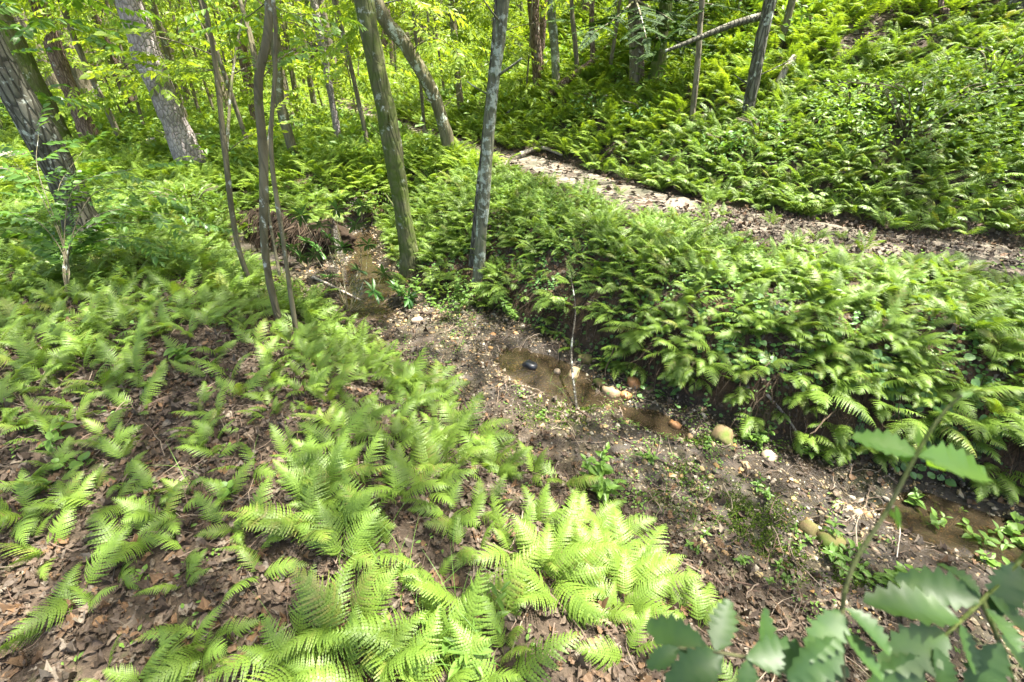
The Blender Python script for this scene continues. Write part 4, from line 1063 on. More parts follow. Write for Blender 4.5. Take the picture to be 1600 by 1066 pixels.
for k, (px_, py_, w, mt, lb) in enumerate(ROCKS):
    p = hit(px_, py_); dp = float(project(p)[2][0]); s = 0.5 * w / FPX * dp
    for wx, wy, wrx, wry, wa, wdz in POOLS:       # in a pool the rock shows above the water
        if math.hypot(p[0] - wx, p[1] - wy) < 1.3 * wrx:
            wz = float(height(np.array([wx]), np.array([wy]))[0]) + wdz * 0.58
            if p[2] < wz: q_ = ray(px_, py_); tt = (CAM_Z - wz) / -q_[2]; p = np.array([0, 0, CAM_Z]) + tt * q_; p[2] = wz
    V = IV * 1.0; n_ = fbm(V[:, 0] * 1.3 + 3 * k, V[:, 1] * 1.3 + V[:, 2] * 1.7, k) - 0.5; n2 = fbm(V[:, 0] * 3 + k, V[:, 2] * 3 - V[:, 1] * 3, k + 5) - 0.5
    r = np.random.default_rng(k); sc = np.array([1, 0.85 * r.uniform(0.8, 1.1), r.uniform(0.55, 0.85)]); V = np.sign(V) * np.abs(V) ** 0.8 * (1 + 0.9 * n_ + 0.5 * n2)[:, None] * sc
    V[:, 2] = np.clip(V[:, 2], -0.5, None)
    g = Geo(); g.add(V * s, IF, r.random()); o = link('rock', g.mesh('rock', M[mt], True), None, (p[0], p[1], p[2] + s * 0.10)); o.rotation_euler = (r.normal() * 0.2, r.normal() * 0.2, r.random() * 6)
    tag(o, lb, 'rock', 'rocks in the creek bed')

def twigs(name, n, box, lmin, lmax, wmin, wmax, mat, label, dens=None, cat='twigs'):
    x = rng.uniform(box[0], box[1], n); y = rng.uniform(box[2], box[3], n); L, R, T = fields(x, y)
    k = dens(L, R, T); x, y = x[k], y[k]; g = Geo()
    for a, b in zip(x, y):
        ln = rng.uniform(lmin, lmax); az = rng.random() * 6.283; t = np.linspace(0, 1, 6) - 0.5; c = rng.normal() * 0.5
        dx, dy = math.cos(az), math.sin(az); X = a + dx * ln * t - dy * c * ln * (t * t); Y = b + dy * ln * t + dx * c * ln * (t * t) + rng.normal(size=6) * 0.02 * ln
        Z = height(X, Y) + 0.012 + rng.random(6) * 0.02; w = rng.uniform(wmin, wmax)
        tube(g, np.stack([X, Y, Z], 1), np.linspace(w, w * 0.5, 6), 4, rng.random(), cap=False)
    tag(link(name, g.mesh(name, mat)), label, cat, kind='stuff')
twigs('fallen_twigs', 2200, (-4.5, 3.6, 0.5, 5.0), 0.06, 0.32, 0.0012, 0.0035, M['twig'], 'thin dead twigs lying over the litter and gravel', lambda L, R, T: (R < 0.1))
twigs('pine_needles', 5200, (-3.5, 3.2, 0.5, 3.6), 0.05, 0.12, 0.0005, 0.0009, M['litter'], 'dry pine needles strewn over the near litter', lambda L, R, T: (L > -0.5) & (R < 0), 'needles')

def t3(t): return np.array([[t[0], t[1], 0.0]])
def bank_roots():
    g = Geo()
    for _ in range(1300):
        k = rng.integers(8, len(EDGE_R) - 2) if rng.random() < 0.75 else rng.integers(1, 5); u = rng.random(); a, b = np.array(EDGE_R[k]), np.array(EDGE_R[k + 1]); p = a + (b - a) * u
        t = unit(b - a); nrm = np.array([-t[1], t[0]]); q0 = rng.uniform(0.12, 0.42)
        s = np.linspace(0, 1, 7); off = q0 * (1 - s) + 0.03 * rng.normal() - 0.10 * np.sin(s * 3.14) * rng.random()
        side = 1 if fields(np.array([p[0] + nrm[0] * 0.2]), np.array([p[1] + nrm[1] * 0.2]))[1][0] > 0 else -1
        X = p[0] + nrm[0] * off * side + t[0] * 0.1 * rng.normal() * s; Y = p[1] + nrm[1] * off * side + t[1] * 0.1 * rng.normal() * s
        z0 = float(height(X[:1], Y[:1])[0]); Z = z0 - s * rng.uniform(0.15, 0.42) + 0.01; Z = np.maximum(Z, height(X, Y) + 0.01)
        w = rng.uniform(0.0008, 0.0028) if rng.random() < 0.93 else rng.uniform(0.004, 0.009)
        tube(g, np.stack([X, Y, Z], 1) + rng.normal(size=(7, 3)) * 0.013 + t3(t) * (rng.normal() * 0.10) * s[:, None], np.linspace(w, w * 0.4, 7), 4, rng.random(), cap=False)
    tag(link('hanging_roots', g.mesh('hanging_roots', M['root'])), 'fine brown roots trailing down the undercut creek bank', 'roots', kind='stuff')
bank_roots()

def moss():
    g = Geo()
    spots_ = [(870, 650, .22, 1500), (915, 640, .12, 400), (1150, 800, .26, 2200), (1190, 830, .2, 1200), (1230, 880, .16, 800), (1100, 690, .1, 400), (1130, 685, .06, 400), (1300, 850, .09, 500), (540, 400, .3, 600), (1080, 745, .14, 600), (1330, 900, .12, 500), (1020, 780, .1, 300), (930, 610, .1, 300), (700, 500, .1, 200)]
    for a, b, r_, n in spots_:
        n = int(n * 1.8); c = hit(a, b); q = r_ * np.sqrt(rng.random(n)) * (1 + 0.3 * rng.normal(size=n)); an = rng.random(n) * 6.283
        x, y = c[0] + q * np.cos(an) * 1.3, c[1] + q * np.sin(an) * 0.8; k = fbm(x * 14, y * 14, 5) > 0.40; x, y = x[k], y[k]; n = len(x)
        P = np.stack([x, y, height(x, y) + rng.uniform(0, 0.012, n)], 1); D = rng.normal(size=(n, 3)); D[:, 2] = np.abs(D[:, 2]) + 0.4
        g.tile(LEAF2, frames(D, rng.normal(size=(n, 3)), rng.uniform(0.008, 0.018, n)), P, rng.random(n))
    tag(link('moss', g.mesh('moss', M['moss'])), 'bright green moss on stones and damp gravel', 'moss', kind='stuff')
moss()

def grass_blades():
    g = Geo()
    for a, b, n in [(640, 960, 26), (690, 1010, 20), (610, 900, 14), (1080, 820, 26), (760, 1030, 12), (350, 760, 8), (880, 620, 10), (500, 1040, 12)]:
        c = hit(a, b)
        for _ in range(n):
            x0, y0 = c[0] + rng.normal() * 0.09, c[1] + rng.normal() * 0.09; az = rng.random() * 6.283; ln = rng.uniform(0.10, 0.30); s = np.linspace(0, 1, 7)
            X = x0 + math.cos(az) * ln * 0.7 * s ** 1.6; Y = y0 + math.sin(az) * ln * 0.7 * s ** 1.6; Z = float(height(np.array([x0]), np.array([y0]))[0]) + ln * (s - 0.45 * s * s)
            w = 0.0016 * (1 - s * 0.9); px, py = -math.sin(az), math.cos(az)
            V = np.concatenate([np.stack([X + px * w, Y + py * w, Z], 1), np.stack([X - px * w, Y - py * w, Z], 1)]); k = np.arange(6)
            g.add(V, np.stack([k, k + 7, k + 8, k + 1], 1), rng.random())
    tag(link('grass', g.mesh('grass', M['grass'])), 'sparse thin grass blades among ferns and gravel', 'grass', kind='stuff')
grass_blades()

# ------------------------------------------------------------------ broadleaved plants
def herb(name, px_, py_, h, nst, nodes, leafsz, label, cat='plant', tpl=LEAF_FINE, mat='under', spread=0.5, group=None, opposite=True, base=None, seed=None, stemr=0.0022, top_tuft=0):
    p = hit(px_, py_) if base is None else np.array(base, float)
    root = empty(name, tuple(p)); tag(root, label, cat, group); gs, gl = Geo(), Geo()
    r = np.random.default_rng(int(px_ * 7 + py_) if seed is None else seed)
    P, D, N, S = [], [], [], []
    for k in range(nst):
        az = r.random() * 6.283; lean = spread * r.uniform(0.3, 1.1); hh = h * r.uniform(0.65, 1.05); s = np.linspace(0, 1, 9)
        o = np.array([math.cos(az), math.sin(az), 0]); path = o * (hh * lean * s ** 1.3)[:, None] + np.array([0, 0, 1]) * (hh * (s - 0.18 * lean * s * s))[:, None] + o * 0.02 * nst ** 0.5
        path[:, :2] += 0.012 * r.normal(size=2) * s[:, None]
        tube(gs, path, np.linspace(stemr, stemr * 0.5, 9), 5, r.random(), cap=False)
        for j in range(nodes):
            u = 0.25 + 0.75 * (j + 0.5) / nodes; q = np.array([np.interp(u, s, path[:, c]) for c in range(3)]); a0 = r.random() * 6.28 if not opposite else j * 1.57 + az
            m = 2 if opposite else 1
            if top_tuft and j == nodes - 1: m = top_tuft
            for e in range(m):
                a = a0 + e * 6.283 / m + r.normal() * 0.2
                P.append(q); D.append((math.cos(a), math.sin(a), 0.25 + 0.25 * r.normal())); N.append(np.array([0, 0, 1]) + 0.25 * r.normal(size=3)); S.append(leafsz * (0.65 + 0.5 * math.sin(math.pi * min(1, u * 0.9))) * r.uniform(0.8, 1.15))
        P.append(path[-1]); D.append((o[0], o[1], 0.6)); N.append([0, 0, 1]); S.append(leafsz * 0.6)
    gl.tile(tpl, frames(np.array(D), np.array(N), np.array(S)), np.array(P), r.random(len(P)) * 0.8)
    link('stems', gs.mesh('stems', M['grass'] if mat != 'rhodo' else M['bark_brown']), root); link('leaves', gl.mesh('leaves', M[mat]), root)
    return root
herb('nettle', 935, 770, 0.24, 7, 5, 0.065, 'upright green nettle like plant with toothed leaves beside the gravel', tpl=LEAF_FINE, spread=0.4)
herb('bush', 705, 492, 0.42, 16, 6, 0.045, 'low light green bush under the lichen blotched trunk', 'bush', spread=0.65)
herb('bush', 812, 500, 0.34, 15, 6, 0.045, 'second low green bush, on the creek side right of the lichen blotched trunk', 'bush', spread=0.7)
herb('seedling', 676, 478, 0.30, 4, 5, 0.05, 'pale sunlit seedling at the left foot of the light green bush', mat='fern_far')
HB = [(1180, 690, .14, 4, 4, .05, 'leafy seedling on the bare mud under the undercut bank'), (1195, 772, .10, 4, 3, .04, 'small bright seedling on the gravel below the pinkish stone'), (1275, 716, .09, 3, 3, .06, 'flat leaved seedling against the bank foot by exposed roots'),
      (1300, 858, .13, 4, 4, .05, 'green seedling growing over the large mossy rock'), (1432, 812, .15, 5, 4, .055, 'leafy seedling on dark mud above the holly stem'), (1525, 845, .13, 5, 4, .055, 'seedling with long leaves on dark mud near the right edge'),
      (1545, 880, .10, 3, 3, .055, 'four leaved seedling on dark mud below the long leaved one'), (1470, 800, .08, 3, 2, .04, 'tiny seedling between two larger ones on the dark mud'), (1385, 905, .16, 4, 4, .06, 'pale seedling with narrow leaves just above the holly leaves'),
      (1330, 905, .10, 4, 3, .045, 'small seedling left of the pale narrow leaved one'), (1110, 705, .07, 3, 3, .03, 'tiny seedling on moss left of the bare mud'), (1015, 715, .08, 3, 3, .04, 'small seedling right of the nettle like plant'),
      (1245, 850, .07, 3, 3, .03, 'tiny seedling left of the brown upright rock'), (1090, 850, .08, 3, 3, .03, 'small seedling on the needle covered slope'), (1150, 870, .06, 3, 3, .03, 'tiny seedling on the mossy part of the slope'), (1210, 905, .07, 4, 3, .03, 'little seedling low on the slope above the holly'),
      (120, 735, .07, 2, 2, .05, 'broad leaved seedling among small ferns at the left', LEAF_ROUND), (370, 780, .07, 1, 2, .05, 'seedling with three wide pale leaves on open litter', LEAF_ROUND), (60, 770, .06, 2, 2, .05, 'broad leaved seedling at the left edge', LEAF_ROUND),
      (300, 560, .14, 3, 3, .07, 'broad leaved seedling between the middle ferns'), (735, 1010, .16, 4, 4, .08, 'bleached sunlit seedling with long leaves at the bottom centre', LEAF_LONG), (1590, 850, .12, 4, 4, .05, 'seedling half out of frame at the right edge', LEAF_ROUND),
      (1290, 640, .12, 4, 3, .05, 'seedling hanging among bank ferns'), (640, 470, .25, 5, 4, .07, 'dark leaved plant at the left end of the creek bushes'), (90, 690, .08, 2, 3, .06, 'thin seedling between ferns at the left'), (250, 905, .06, 3, 2, .035, 'tiny clover like seedling on open litter'),
      (1215, 655, .10, 3, 3, .04, 'small seedling below the hanging bank ferns'), (850, 655, .05, 4, 2, .025, 'tiny seedling on the bright moss patch'), (700, 575, .05, 3, 2, .03, 'tiny seedling on the left rim of the gravel bar')]
for q in HB:
    herb('seedling', q[0], q[1], q[2], q[3], q[4], q[5], q[6], 'seedling', tpl=q[7] if len(q) > 7 else LEAF_FINE, spread=0.6, group='seedlings on the floor and creek bed')

# rhododendron by the upper creek
def whorls(root, P0, tips, leafsz, mat, seed, stemr=0.0045, nleaf=15):
    gs, gl = Geo(), Geo(); r = np.random.default_rng(seed)
    for tp in tips:
        tp = np.array(tp); mid = (P0 * 0.45 + tp * 0.55) + np.array([0, 0, -0.03]) + 0.05 * r.normal(size=3)
        S = smooth_path([P0, mid, tp], 16); tube(gs, S - P0, np.linspace(stemr, stemr * 0.35, len(S)), 6, 0.2, cap=False)
        ax = unit(S[-1] - S[-4]); a = np.arange(nleaf) * 2.4 + r.random(); u = unit(np.cross(ax, [0.3, 0.1, 1])); v = np.cross(ax, u)
        D = np.cos(a)[:, None] * u + np.sin(a)[:, None] * v + ax * r.uniform(0.1, 0.7, nleaf)[:, None]; D[:, 2] -= 0.25
        gl.tile(LEAF_LONG, frames(D, np.tile(ax + [0, 0, 1.0], (nleaf, 1)) + 0.2 * r.normal(size=(nleaf, 3)), leafsz * r.uniform(0.7, 1.1, nleaf)), np.tile(tp - P0, (nleaf, 1)) - 0.02 * ax, r.random(nleaf))
    link('stems', gs.mesh('stems', M['bark_brown'], True), root); link('leaves', gl.mesh('leaves', M[mat]), root)
b0 = hit(545, 490); d0 = dep_of(b0)
root = empty('rhododendron', tuple(b0)); tag(root, 'dark glossy rhododendron with whorled leaves in front of the upper creek', 'shrub')
whorls(root, b0, [at(x_, y_, d0 + dz) for x_, y_, dz in [(470, 335, .5), (500, 350, .3), (525, 325, .4), (555, 350, .3), (535, 385, .1), (490, 395, .3), (575, 380, .2), (560, 420, 0), (600, 425, .1), (515, 430, .1), (620, 450, .05), (585, 455, -.1), (640, 465, -.05), (565, 320, .5)]], 0.15, 'rhodo', 3)
b1 = hit(478, 420); d1 = dep_of(b1)
root = empty('rhododendron', tuple(b1)); tag(root, 'smaller dark rhododendron behind the clump of thin stems', 'shrub')
whorls(root, b1, [at(x_, y_, d1 + dz) for x_, y_, dz in [(455, 385, 0), (480, 375, .1), (500, 390, 0), (470, 400, -.1), (440, 375, .1), (515, 370, .1)]], 0.15, 'rhodo', 5)

# dark leaved understory shrub at the left and leafy branches of the near stems
def leafy_branches(root, P0, branches, mat, spray_sz, seed, tpls=SPR, stem_r=0.009, bark='bark_brown', n_per=9, spread=0.16, names=('branches', 'leaves')):
    gs, gl = Geo(), Geo(); r = np.random.default_rng(seed); P, D, S = [], [], []
    for br in branches:
        Q = smooth_path(br, 18); tube(gs, Q - P0, np.linspace(stem_r, stem_r * 0.25, len(Q)), 6, 0.2, cap=False)
        for j in range(n_per):
            u = 0.3 + 0.7 * j / max(1, n_per - 1); k = int(u * (len(Q) - 1)); t = unit(Q[min(k + 1, len(Q) - 1)] - Q[k - 1]); sd = 1 if j % 2 else -1
            h = unit(np.cross(t, [0, 0, 1])) * sd; d = unit(t * 0.8 + h * (0.9 if j < n_per - 1 else 0.0) + np.array([0, 0, 0.1 * r.normal()]))
            P.append(Q[k] - P0); D.append(d); S.append(spray_sz * r.uniform(0.7, 1.2))
            if spread: P.append(Q[k] - P0 + spread * r.normal(size=3) * [1, 1, .5]); D.append(unit(d + 0.6 * r.normal(size=3) * [1, 1, .3])); S.append(spray_sz * r.uniform(0.6, 1.0))
    P, D, S = np.array(P), np.array(D), np.array(S); pick = r.integers(0, len(tpls), len(P)); B = frames(D, np.tile([0, 0, 1.0], (len(P), 1)) + 0.25 * r.normal(size=(len(P), 3)), S)
    rr = r.random(len(P))
    for k, t in enumerate(tpls): q = pick == k; gl.tile(t, B[q], P[q], rr[q], keep=0.5)
    link(names[0], gs.mesh(names[0], M[bark], True), root); link(names[1], gl.mesh(names[1], M[mat]), root)
b2 = hit(105, 470); d2 = dep_of(b2)
root = empty('shrub', tuple(b2)); tag(root, 'airy dark leaved shrub spreading flat branches in front of the thick leaning trunk', 'shrub')
def B_(*pp): return [b2] + [at(x_, y_, d2 + dz) for x_, y_, dz in pp]
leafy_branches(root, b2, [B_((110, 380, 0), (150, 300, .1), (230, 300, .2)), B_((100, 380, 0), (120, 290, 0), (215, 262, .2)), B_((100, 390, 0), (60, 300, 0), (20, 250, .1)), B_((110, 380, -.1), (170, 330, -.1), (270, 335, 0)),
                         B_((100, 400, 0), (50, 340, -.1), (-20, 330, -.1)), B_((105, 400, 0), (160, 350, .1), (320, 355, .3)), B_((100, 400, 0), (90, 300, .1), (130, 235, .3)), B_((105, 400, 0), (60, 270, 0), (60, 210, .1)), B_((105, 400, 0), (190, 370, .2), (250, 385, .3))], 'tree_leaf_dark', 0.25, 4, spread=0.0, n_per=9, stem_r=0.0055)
b3 = hit(-60, 420); d3 = dep_of(b3)
root = empty('shrub', tuple(b3)); tag(root, 'dark leaved branches reaching in over the top left corner', 'shrub')
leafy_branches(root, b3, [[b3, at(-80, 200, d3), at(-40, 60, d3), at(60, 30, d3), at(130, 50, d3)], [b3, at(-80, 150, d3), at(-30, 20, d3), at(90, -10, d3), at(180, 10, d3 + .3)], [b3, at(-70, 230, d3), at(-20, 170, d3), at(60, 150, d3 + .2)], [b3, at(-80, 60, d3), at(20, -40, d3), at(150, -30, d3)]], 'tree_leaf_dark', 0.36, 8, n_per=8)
r_, P_, Q_ = tr['K']
leafy_branches(r_, P_[0], [[P_[3], at(290, 112, kd[3]), at(235, 110, kd[3] + .2), at(180, 108, kd[3] + .2)], [P_[3], at(300, 105, kd[3]), at(260, 90, kd[3] - .2), at(215, 75, kd[3] - .2)], [P_[2], at(385, 215, kd[2]), at(430, 195, kd[2] + .2)]], 'tree_leaf', 0.24, 9, stem_r=0.004, n_per=6, names=('branches', 'foliage'))
leafy_branches(tr['I'][0], tr['I'][1][0], [[tr['I'][1][3], at(440, 90, idp[3]), at(500, 60, idp[3] + .3)], [tr['I'][1][4], at(380, 30, idp[3]), at(330, 45, idp[3] + .2)], [tr['I'][1][4], at(450, 20, idp[3]), at(530, 25, idp[3] + .4)]], 'under', 0.20, 10, stem_r=0.004, n_per=6, names=('branches', 'foliage'))
dM = dep_of(tr['M'][1][3]); dO = dep_of(tr['O'][1][3])
leafy_branches(tr['O'][0], tr['O'][1][0], [[tr['O'][1][2], at(680, 60, dO), at(730, 90, dO)], [tr['O'][1][3], at(640, 0, dO), at(700, 20, dO)], [tr['O'][1][3], at(560, 40, dO + .3), at(520, 70, dO + .3)]], 'tree_leaf', 0.34, 12, stem_r=0.012, n_per=8, names=('branches', 'foliage'), tpls=SPR2)

# conifer boughs on the mossy footed pair
def needle_tpl():
    g = Geo(); r = np.random.default_rng(3); P, D = [], []
    for k in range(26):
        u = k / 26; 
        for sd in (-1, 1): P.append((0, u, -0.1 * u * u)); D.append((sd, 0.5, -0.1 + 0.1 * r.normal()))
    n = len(P); g.tile(LEAF2, frames(np.array(D), np.tile([0, 0, 1.0], (n, 1)), np.array([0.22 * (1 - 0.7 * (k // 2) / 26) for k in range(n)])), np.array(P), r.random(n)); return g.arrays()
NEED = [needle_tpl()]
dS = dep_of(tr['S'][1][2]); S_P = tr['S'][1]
leafy_branches(tr['S'][0], S_P[0], [[S_P[2], at(960, 30, dS - .4), at(930, 50, dS - .8)], [S_P[2], at(1030, 20, dS - .5), at(1080, 50, dS - .9)], [S_P[1], at(1040, 60, dS - .4), at(1100, 85, dS - .8)], [S_P[2], at(1000, 20, dS - .8), at(1010, 60, dS - 1.3)], [S_P[2], at(1060, 0, dS - .6), at(1130, 10, dS - .9)]], 'needle', 0.45, 13, stem_r=0.02, n_per=9, names=('branches', 'foliage'), tpls=NEED, spread=0.3)

# shrubs on the slope
for (px_, py_, rad, h, n, sz, lb, mt) in [(1420, 215, 1.0, 0.75, 1900, 0.055, 'wide small leaved shrub in dappled light on the right part of the slope', 'under'), (1330, 175, 0.5, 0.45, 600, 0.055, 'small shrub at the left shoulder of the wide small leaved shrub', 'under'), (1185, 222, 0.38, 0.35, 260, 0.07, 'sunlit leafy shrub at the foot of the furrowed leaning trunk', 'vine'),
                                      (1130, 240, 0.3, 0.3, 180, 0.07, 'low leafy shrub left of the sunlit one by the furrowed trunk', 'vine'), (1010, 190, 0.5, 0.4, 380, 0.07, 'leafy clump below the mossy footed pair of trunks', 'vine'), (930, 175, 0.5, 0.4, 400, 0.07, 'bright leafy clump at the foot of the reddish brown trunk', 'vine'), (1550, 130, 0.6, 0.5, 500, 0.06, 'small leaved shrub near the right edge of the slope', 'under'),
                                      (600, 320, 0.4, 0.35, 300, 0.06, 'leafy clump on the bank behind the mossy leaning trunk', 'under'), (300, 330, 0.5, 0.4, 420, 0.05, 'leafy clump on the lip of the dark root bank', 'under')]:
    c = hit(px_, py_); root = empty('shrub', tuple(c)); tag(root, lb, 'shrub')
    g = Geo(); leafy_mound(g, (0, 0, -0.05), rad, h, n, sz, LEAF); P0_ = c
    link('leaves', g.mesh('leaves', M[mt]), root)
    g = Geo()
    for k in range(12):
        a = rng.random() * 6.28; e = np.array([math.cos(a) * rad * .8, math.sin(a) * rad * .8, h * .7]); tube(g, smooth_path([(0, 0, -.05), e * [.5, .5, .8], e], 8), 0.006, 5, 0.3, cap=False)
    link('stems', g.mesh('stems', M['bark_brown']), root)

# vines on the bank
def vine(pts, n, label, sz=0.06, rad=0.14):
    W = [hit(a, b) + np.array([-0.02, -0.05, 0.04]) for a, b in pts]; root = empty('vine', tuple(W[0])); tag(root, label, 'vine', 'vines on the creek bank'); gs, gl = Geo(), Geo()
    Q = smooth_path(W, 30); tube(gs, Q - W[0], 0.002, 5, 0.4, cap=False); k = rng.integers(0, len(Q), n)
    X = Q[k] + rng.normal(size=(n, 3)) * rad * [1, .6, .2]; X[:, 2] = height(X[:, 0], X[:, 1]) + rng.uniform(0.02, 0.10, n)
    N = ground_normals(X[:, 0], X[:, 1]) + 0.3 * rng.normal(size=(n, 3)) + [0, 0, .4]; a = rng.random(n) * 6.283; D = np.stack([np.cos(a), np.sin(a), -0.3 + 0 * a], 1); D -= N * (D * N).sum(1, keepdims=True) / (N * N).sum(1, keepdims=True)
    gl.tile(LEAF_ROUND, frames(D, N, sz * rng.uniform(0.6, 1.2, n)), X - W[0], rng.random(n))
    link('stems', gs.mesh('stems', M['grass']), root); link('leaves', gl.mesh('leaves', M['vine']), root)
vine([(1340, 560), (1400, 590), (1420, 640), (1500, 660)], 110, 'round leaved vine draped down the bank at the right')
vine([(1380, 620), (1450, 680), (1530, 690)], 60, 'round leaved vine trailing low under the first one near the overhang')
vine([(1060, 590), (1130, 540), (1190, 560)], 90, 'small leaved vine on the bank above the bare mud', 0.04)
vine([(1140, 490), (1200, 520), (1290, 600)], 70, 'sunlit vine leaves among ferns in the middle of the bank', 0.045)
vine([(930, 560), (990, 590), (1040, 620)], 70, 'small leaved vine at the foot of the bank above the rusty rocks', 0.035)

# ------------------------------------------------------------------ logs, sticks and the root bank
def pole(name, pts, r0, r1, mat, label, cat, seg=10, lift=0.0, n=24, rough=0.2, group=None):
    W = [np.array(p, float) for p in pts]; Q = smooth_path(W, n); root = W[0]
    g = Geo(); tube(g, Q - root, np.linspace(r0, r1, len(Q)), seg, 0.0, rough=rough, seed=pts[0][0] * 3)
    c = (Q[0] - root)[None]; base = g.V[0][:seg]; g.add(np.concatenate([base, c]), np.stack([(np.arange(seg) + 1) % seg, np.arange(seg), np.full(seg, seg)], 1))
    tag(link(name, g.mesh(name, mat, True), None, tuple(root)), label, cat, group)
def G(px_, py_, up=0.0): p = hit(px_, py_); return p + np.array([0, 0, up])
pole('fallen_log', [G(-90, 262, .15), G(48, 262, .15)], 0.16, 0.13, M['log'], 'pale barkless log lying at the left edge', 'log')
pole('fallen_log', [G(-90, 280, .10), G(60, 276, .10)], 0.10, 0.08, M['log'], 'thinner pale log in front of the thick one at the left edge', 'log')
pole('fallen_log', [G(238, 232, .12), G(300, 228, .14), G(352, 226, .12)], 0.09, 0.07, M['log'], 'weathered log lying behind the foot of the stout pale trunk', 'log')
pole('fallen_log', [G(850, 172, .15), G(890, 140, .2), G(930, 120, .3)], 0.08, 0.05, M['bark_red'], 'reddish fallen log climbing the slope behind the lichen streaked trunk', 'log')
pole('fallen_branch', [G(812, 246, .05), G(845, 238, .07), G(878, 246, .04)], 0.04, 0.02, M['log'], 'pale fallen branch lying across the edge of the trail', 'branch')
pole('fallen_branch', [G(772, 200, .05), G(802, 190, .25)], 0.035, 0.02, M['bark_dark'], 'short dark fallen branch right behind the lichen blotched trunk', 'branch')
c = G(1207, 150, 0); dc = dep_of(c)
pole('broken_snag', [c - [0, 0, .1], at(1222, 118, dc), at(1241, 88, dc)], 0.05, 0.035, M['log'], 'broken leaning dead snag on the slope right of the furrowed trunk', 'snag')
pole('fallen_log', [G(1490, 18, .08), G(1560, -2, .1)], 0.06, 0.04, M['log'], 'grey log lying at the very top right of the slope', 'log')
a, b = G(901, 642, .01), G(891, 452, .12)
pole('stick', [a, a * .66 + b * .34 + [-.03, 0, .05], a * .33 + b * .67 + [.02, 0, .05], b], 0.010, 0.0045, M['stick'], 'mottled pale stick leaning from the gravel up the bank across the pool', 'stick', 8)
def gpole(name, pix, r0, r1, label, mat='twig', up=0.015): pole(name, [G(a, b, up) for a, b in pix], r0, r1, M[mat], label, 'stick' if name == 'stick' else 'root', 7, group=None)
gpole('stick', [(901, 642), (935, 665), (975, 690), (1030, 722), (1080, 745)], 0.007, 0.003, 'thin crooked stick running downstream from the foot of the mottled stick', up=.02)
gpole('stick', [(985, 640), (1040, 650), (1100, 662)], 0.006, 0.003, 'straight thin stick lying across the wet stones below the pool')
gpole('stick', [(955, 578), (975, 605), (1010, 620), (1020, 650)], 0.007, 0.004, 'dark bent stick at the foot of the bank above the rusty rocks')
gpole('stick', [(1040, 868), (1090, 900), (1155, 922), (1240, 938)], 0.010, 0.004, 'brown stick lying on the needle covered slope above the holly')
gpole('stick', [(490, 438), (520, 452), (575, 480)], 0.02, 0.012, 'pale fallen branch at the edge of the upper creek pool', 'log', .04)
gpole('stick', [(655, 490), (690, 498), (735, 508)], 0.010, 0.006, 'short brown stick beside the sunny pale stones')
gpole('stick', [(1115, 905), (1180, 918), (1260, 932)], 0.004, 0.002, 'very thin straight stick beside the brown stick on the slope')
gpole('stick', [(1195, 625), (1225, 660), (1245, 690)], 0.010, 0.007, 'bleached root like stick hanging out of the bank by the overhang', 'log', .05)
gpole('stick', [(1370, 815), (1430, 835), (1510, 855), (1570, 880)], 0.009, 0.004, 'long thin stick lying over the dark mud at the lower right')
gpole('stick', [(200, 745), (215, 700), (260, 655)], 0.008, 0.004, 'small stick among litter and ferns at the left')
gpole('stick', [(312, 800), (318, 760), (325, 730)], 0.004, 0.002, 'slender bent twig on the open litter')
gpole('stick', [(1395, 880), (1400, 840), (1398, 815)], 0.003, 0.002, 'thin white twig behind the holly stem', 'log', .05)

def root_bank():
    c = G(425, 395, 0); c = np.array([-3.1, 6.5, -0.5]); root = empty('root_bank', tuple(c)); tag(root, 'dark undercut root mass with trailing roots behind the clump of thin stems', 'root mass')
    V = IV @ np.array([[1, 0, 0], [0, 1, 0], [0, 0, 1]]); IVb, IFb = ico(4); n1 = fbm(IVb[:, 0] * 2 + 4, IVb[:, 2] * 2 + IVb[:, 1], 8) - .5; n2 = fbm(IVb[:, 0] * 7, IVb[:, 2] * 7 + IVb[:, 1] * 5, 9) - .5
    W = IVb * (1 + .6 * n1 + .3 * n2)[:, None] * [1.2, .32, .27]; an = math.radians(-33); Rm = np.array([[math.cos(an), -math.sin(an), 0], [math.sin(an), math.cos(an), 0], [0, 0, 1]]); W = W @ Rm.T
    g = Geo(); g.add(W, IFb, .2); link('soil', g.mesh('soil', M['rootsoil'], True), root)
    g = Geo()
    for _ in range(420):
        u = rng.uniform(-1, 1); top = np.array([u * 1.05, -0.15 - .2 * rng.random(), .28 * math.sqrt(max(0, 1 - u * u * .8))]); s = np.linspace(0, 1, 8)[:, None]; ln = rng.uniform(.25, .8)
        Q = top + np.array([.12 * rng.normal(), -.25 * rng.random() - .1, 0]) * np.sin(s * 2.2) + np.array([0.1 * rng.normal(), 0, -ln]) * s + rng.normal(size=(8, 3)) * .015; w = rng.uniform(.002, .007) if rng.random() < .9 else rng.uniform(.01, .022)
        tube(g, Q @ Rm.T, np.linspace(w, w * .4, 8), 5, rng.random(), cap=False)
    link('roots', g.mesh('roots', M['root']), root)
M['rootsoil'] = mat_ramp('dark_bank_soil', [(0.032, 0.023, 0.016), (0.045, 0.032, 0.021)], 0.95, 0.1, bump=(18, 0.03), spots=(5, (0.03, 0.02, 0.013)))
root_bank()

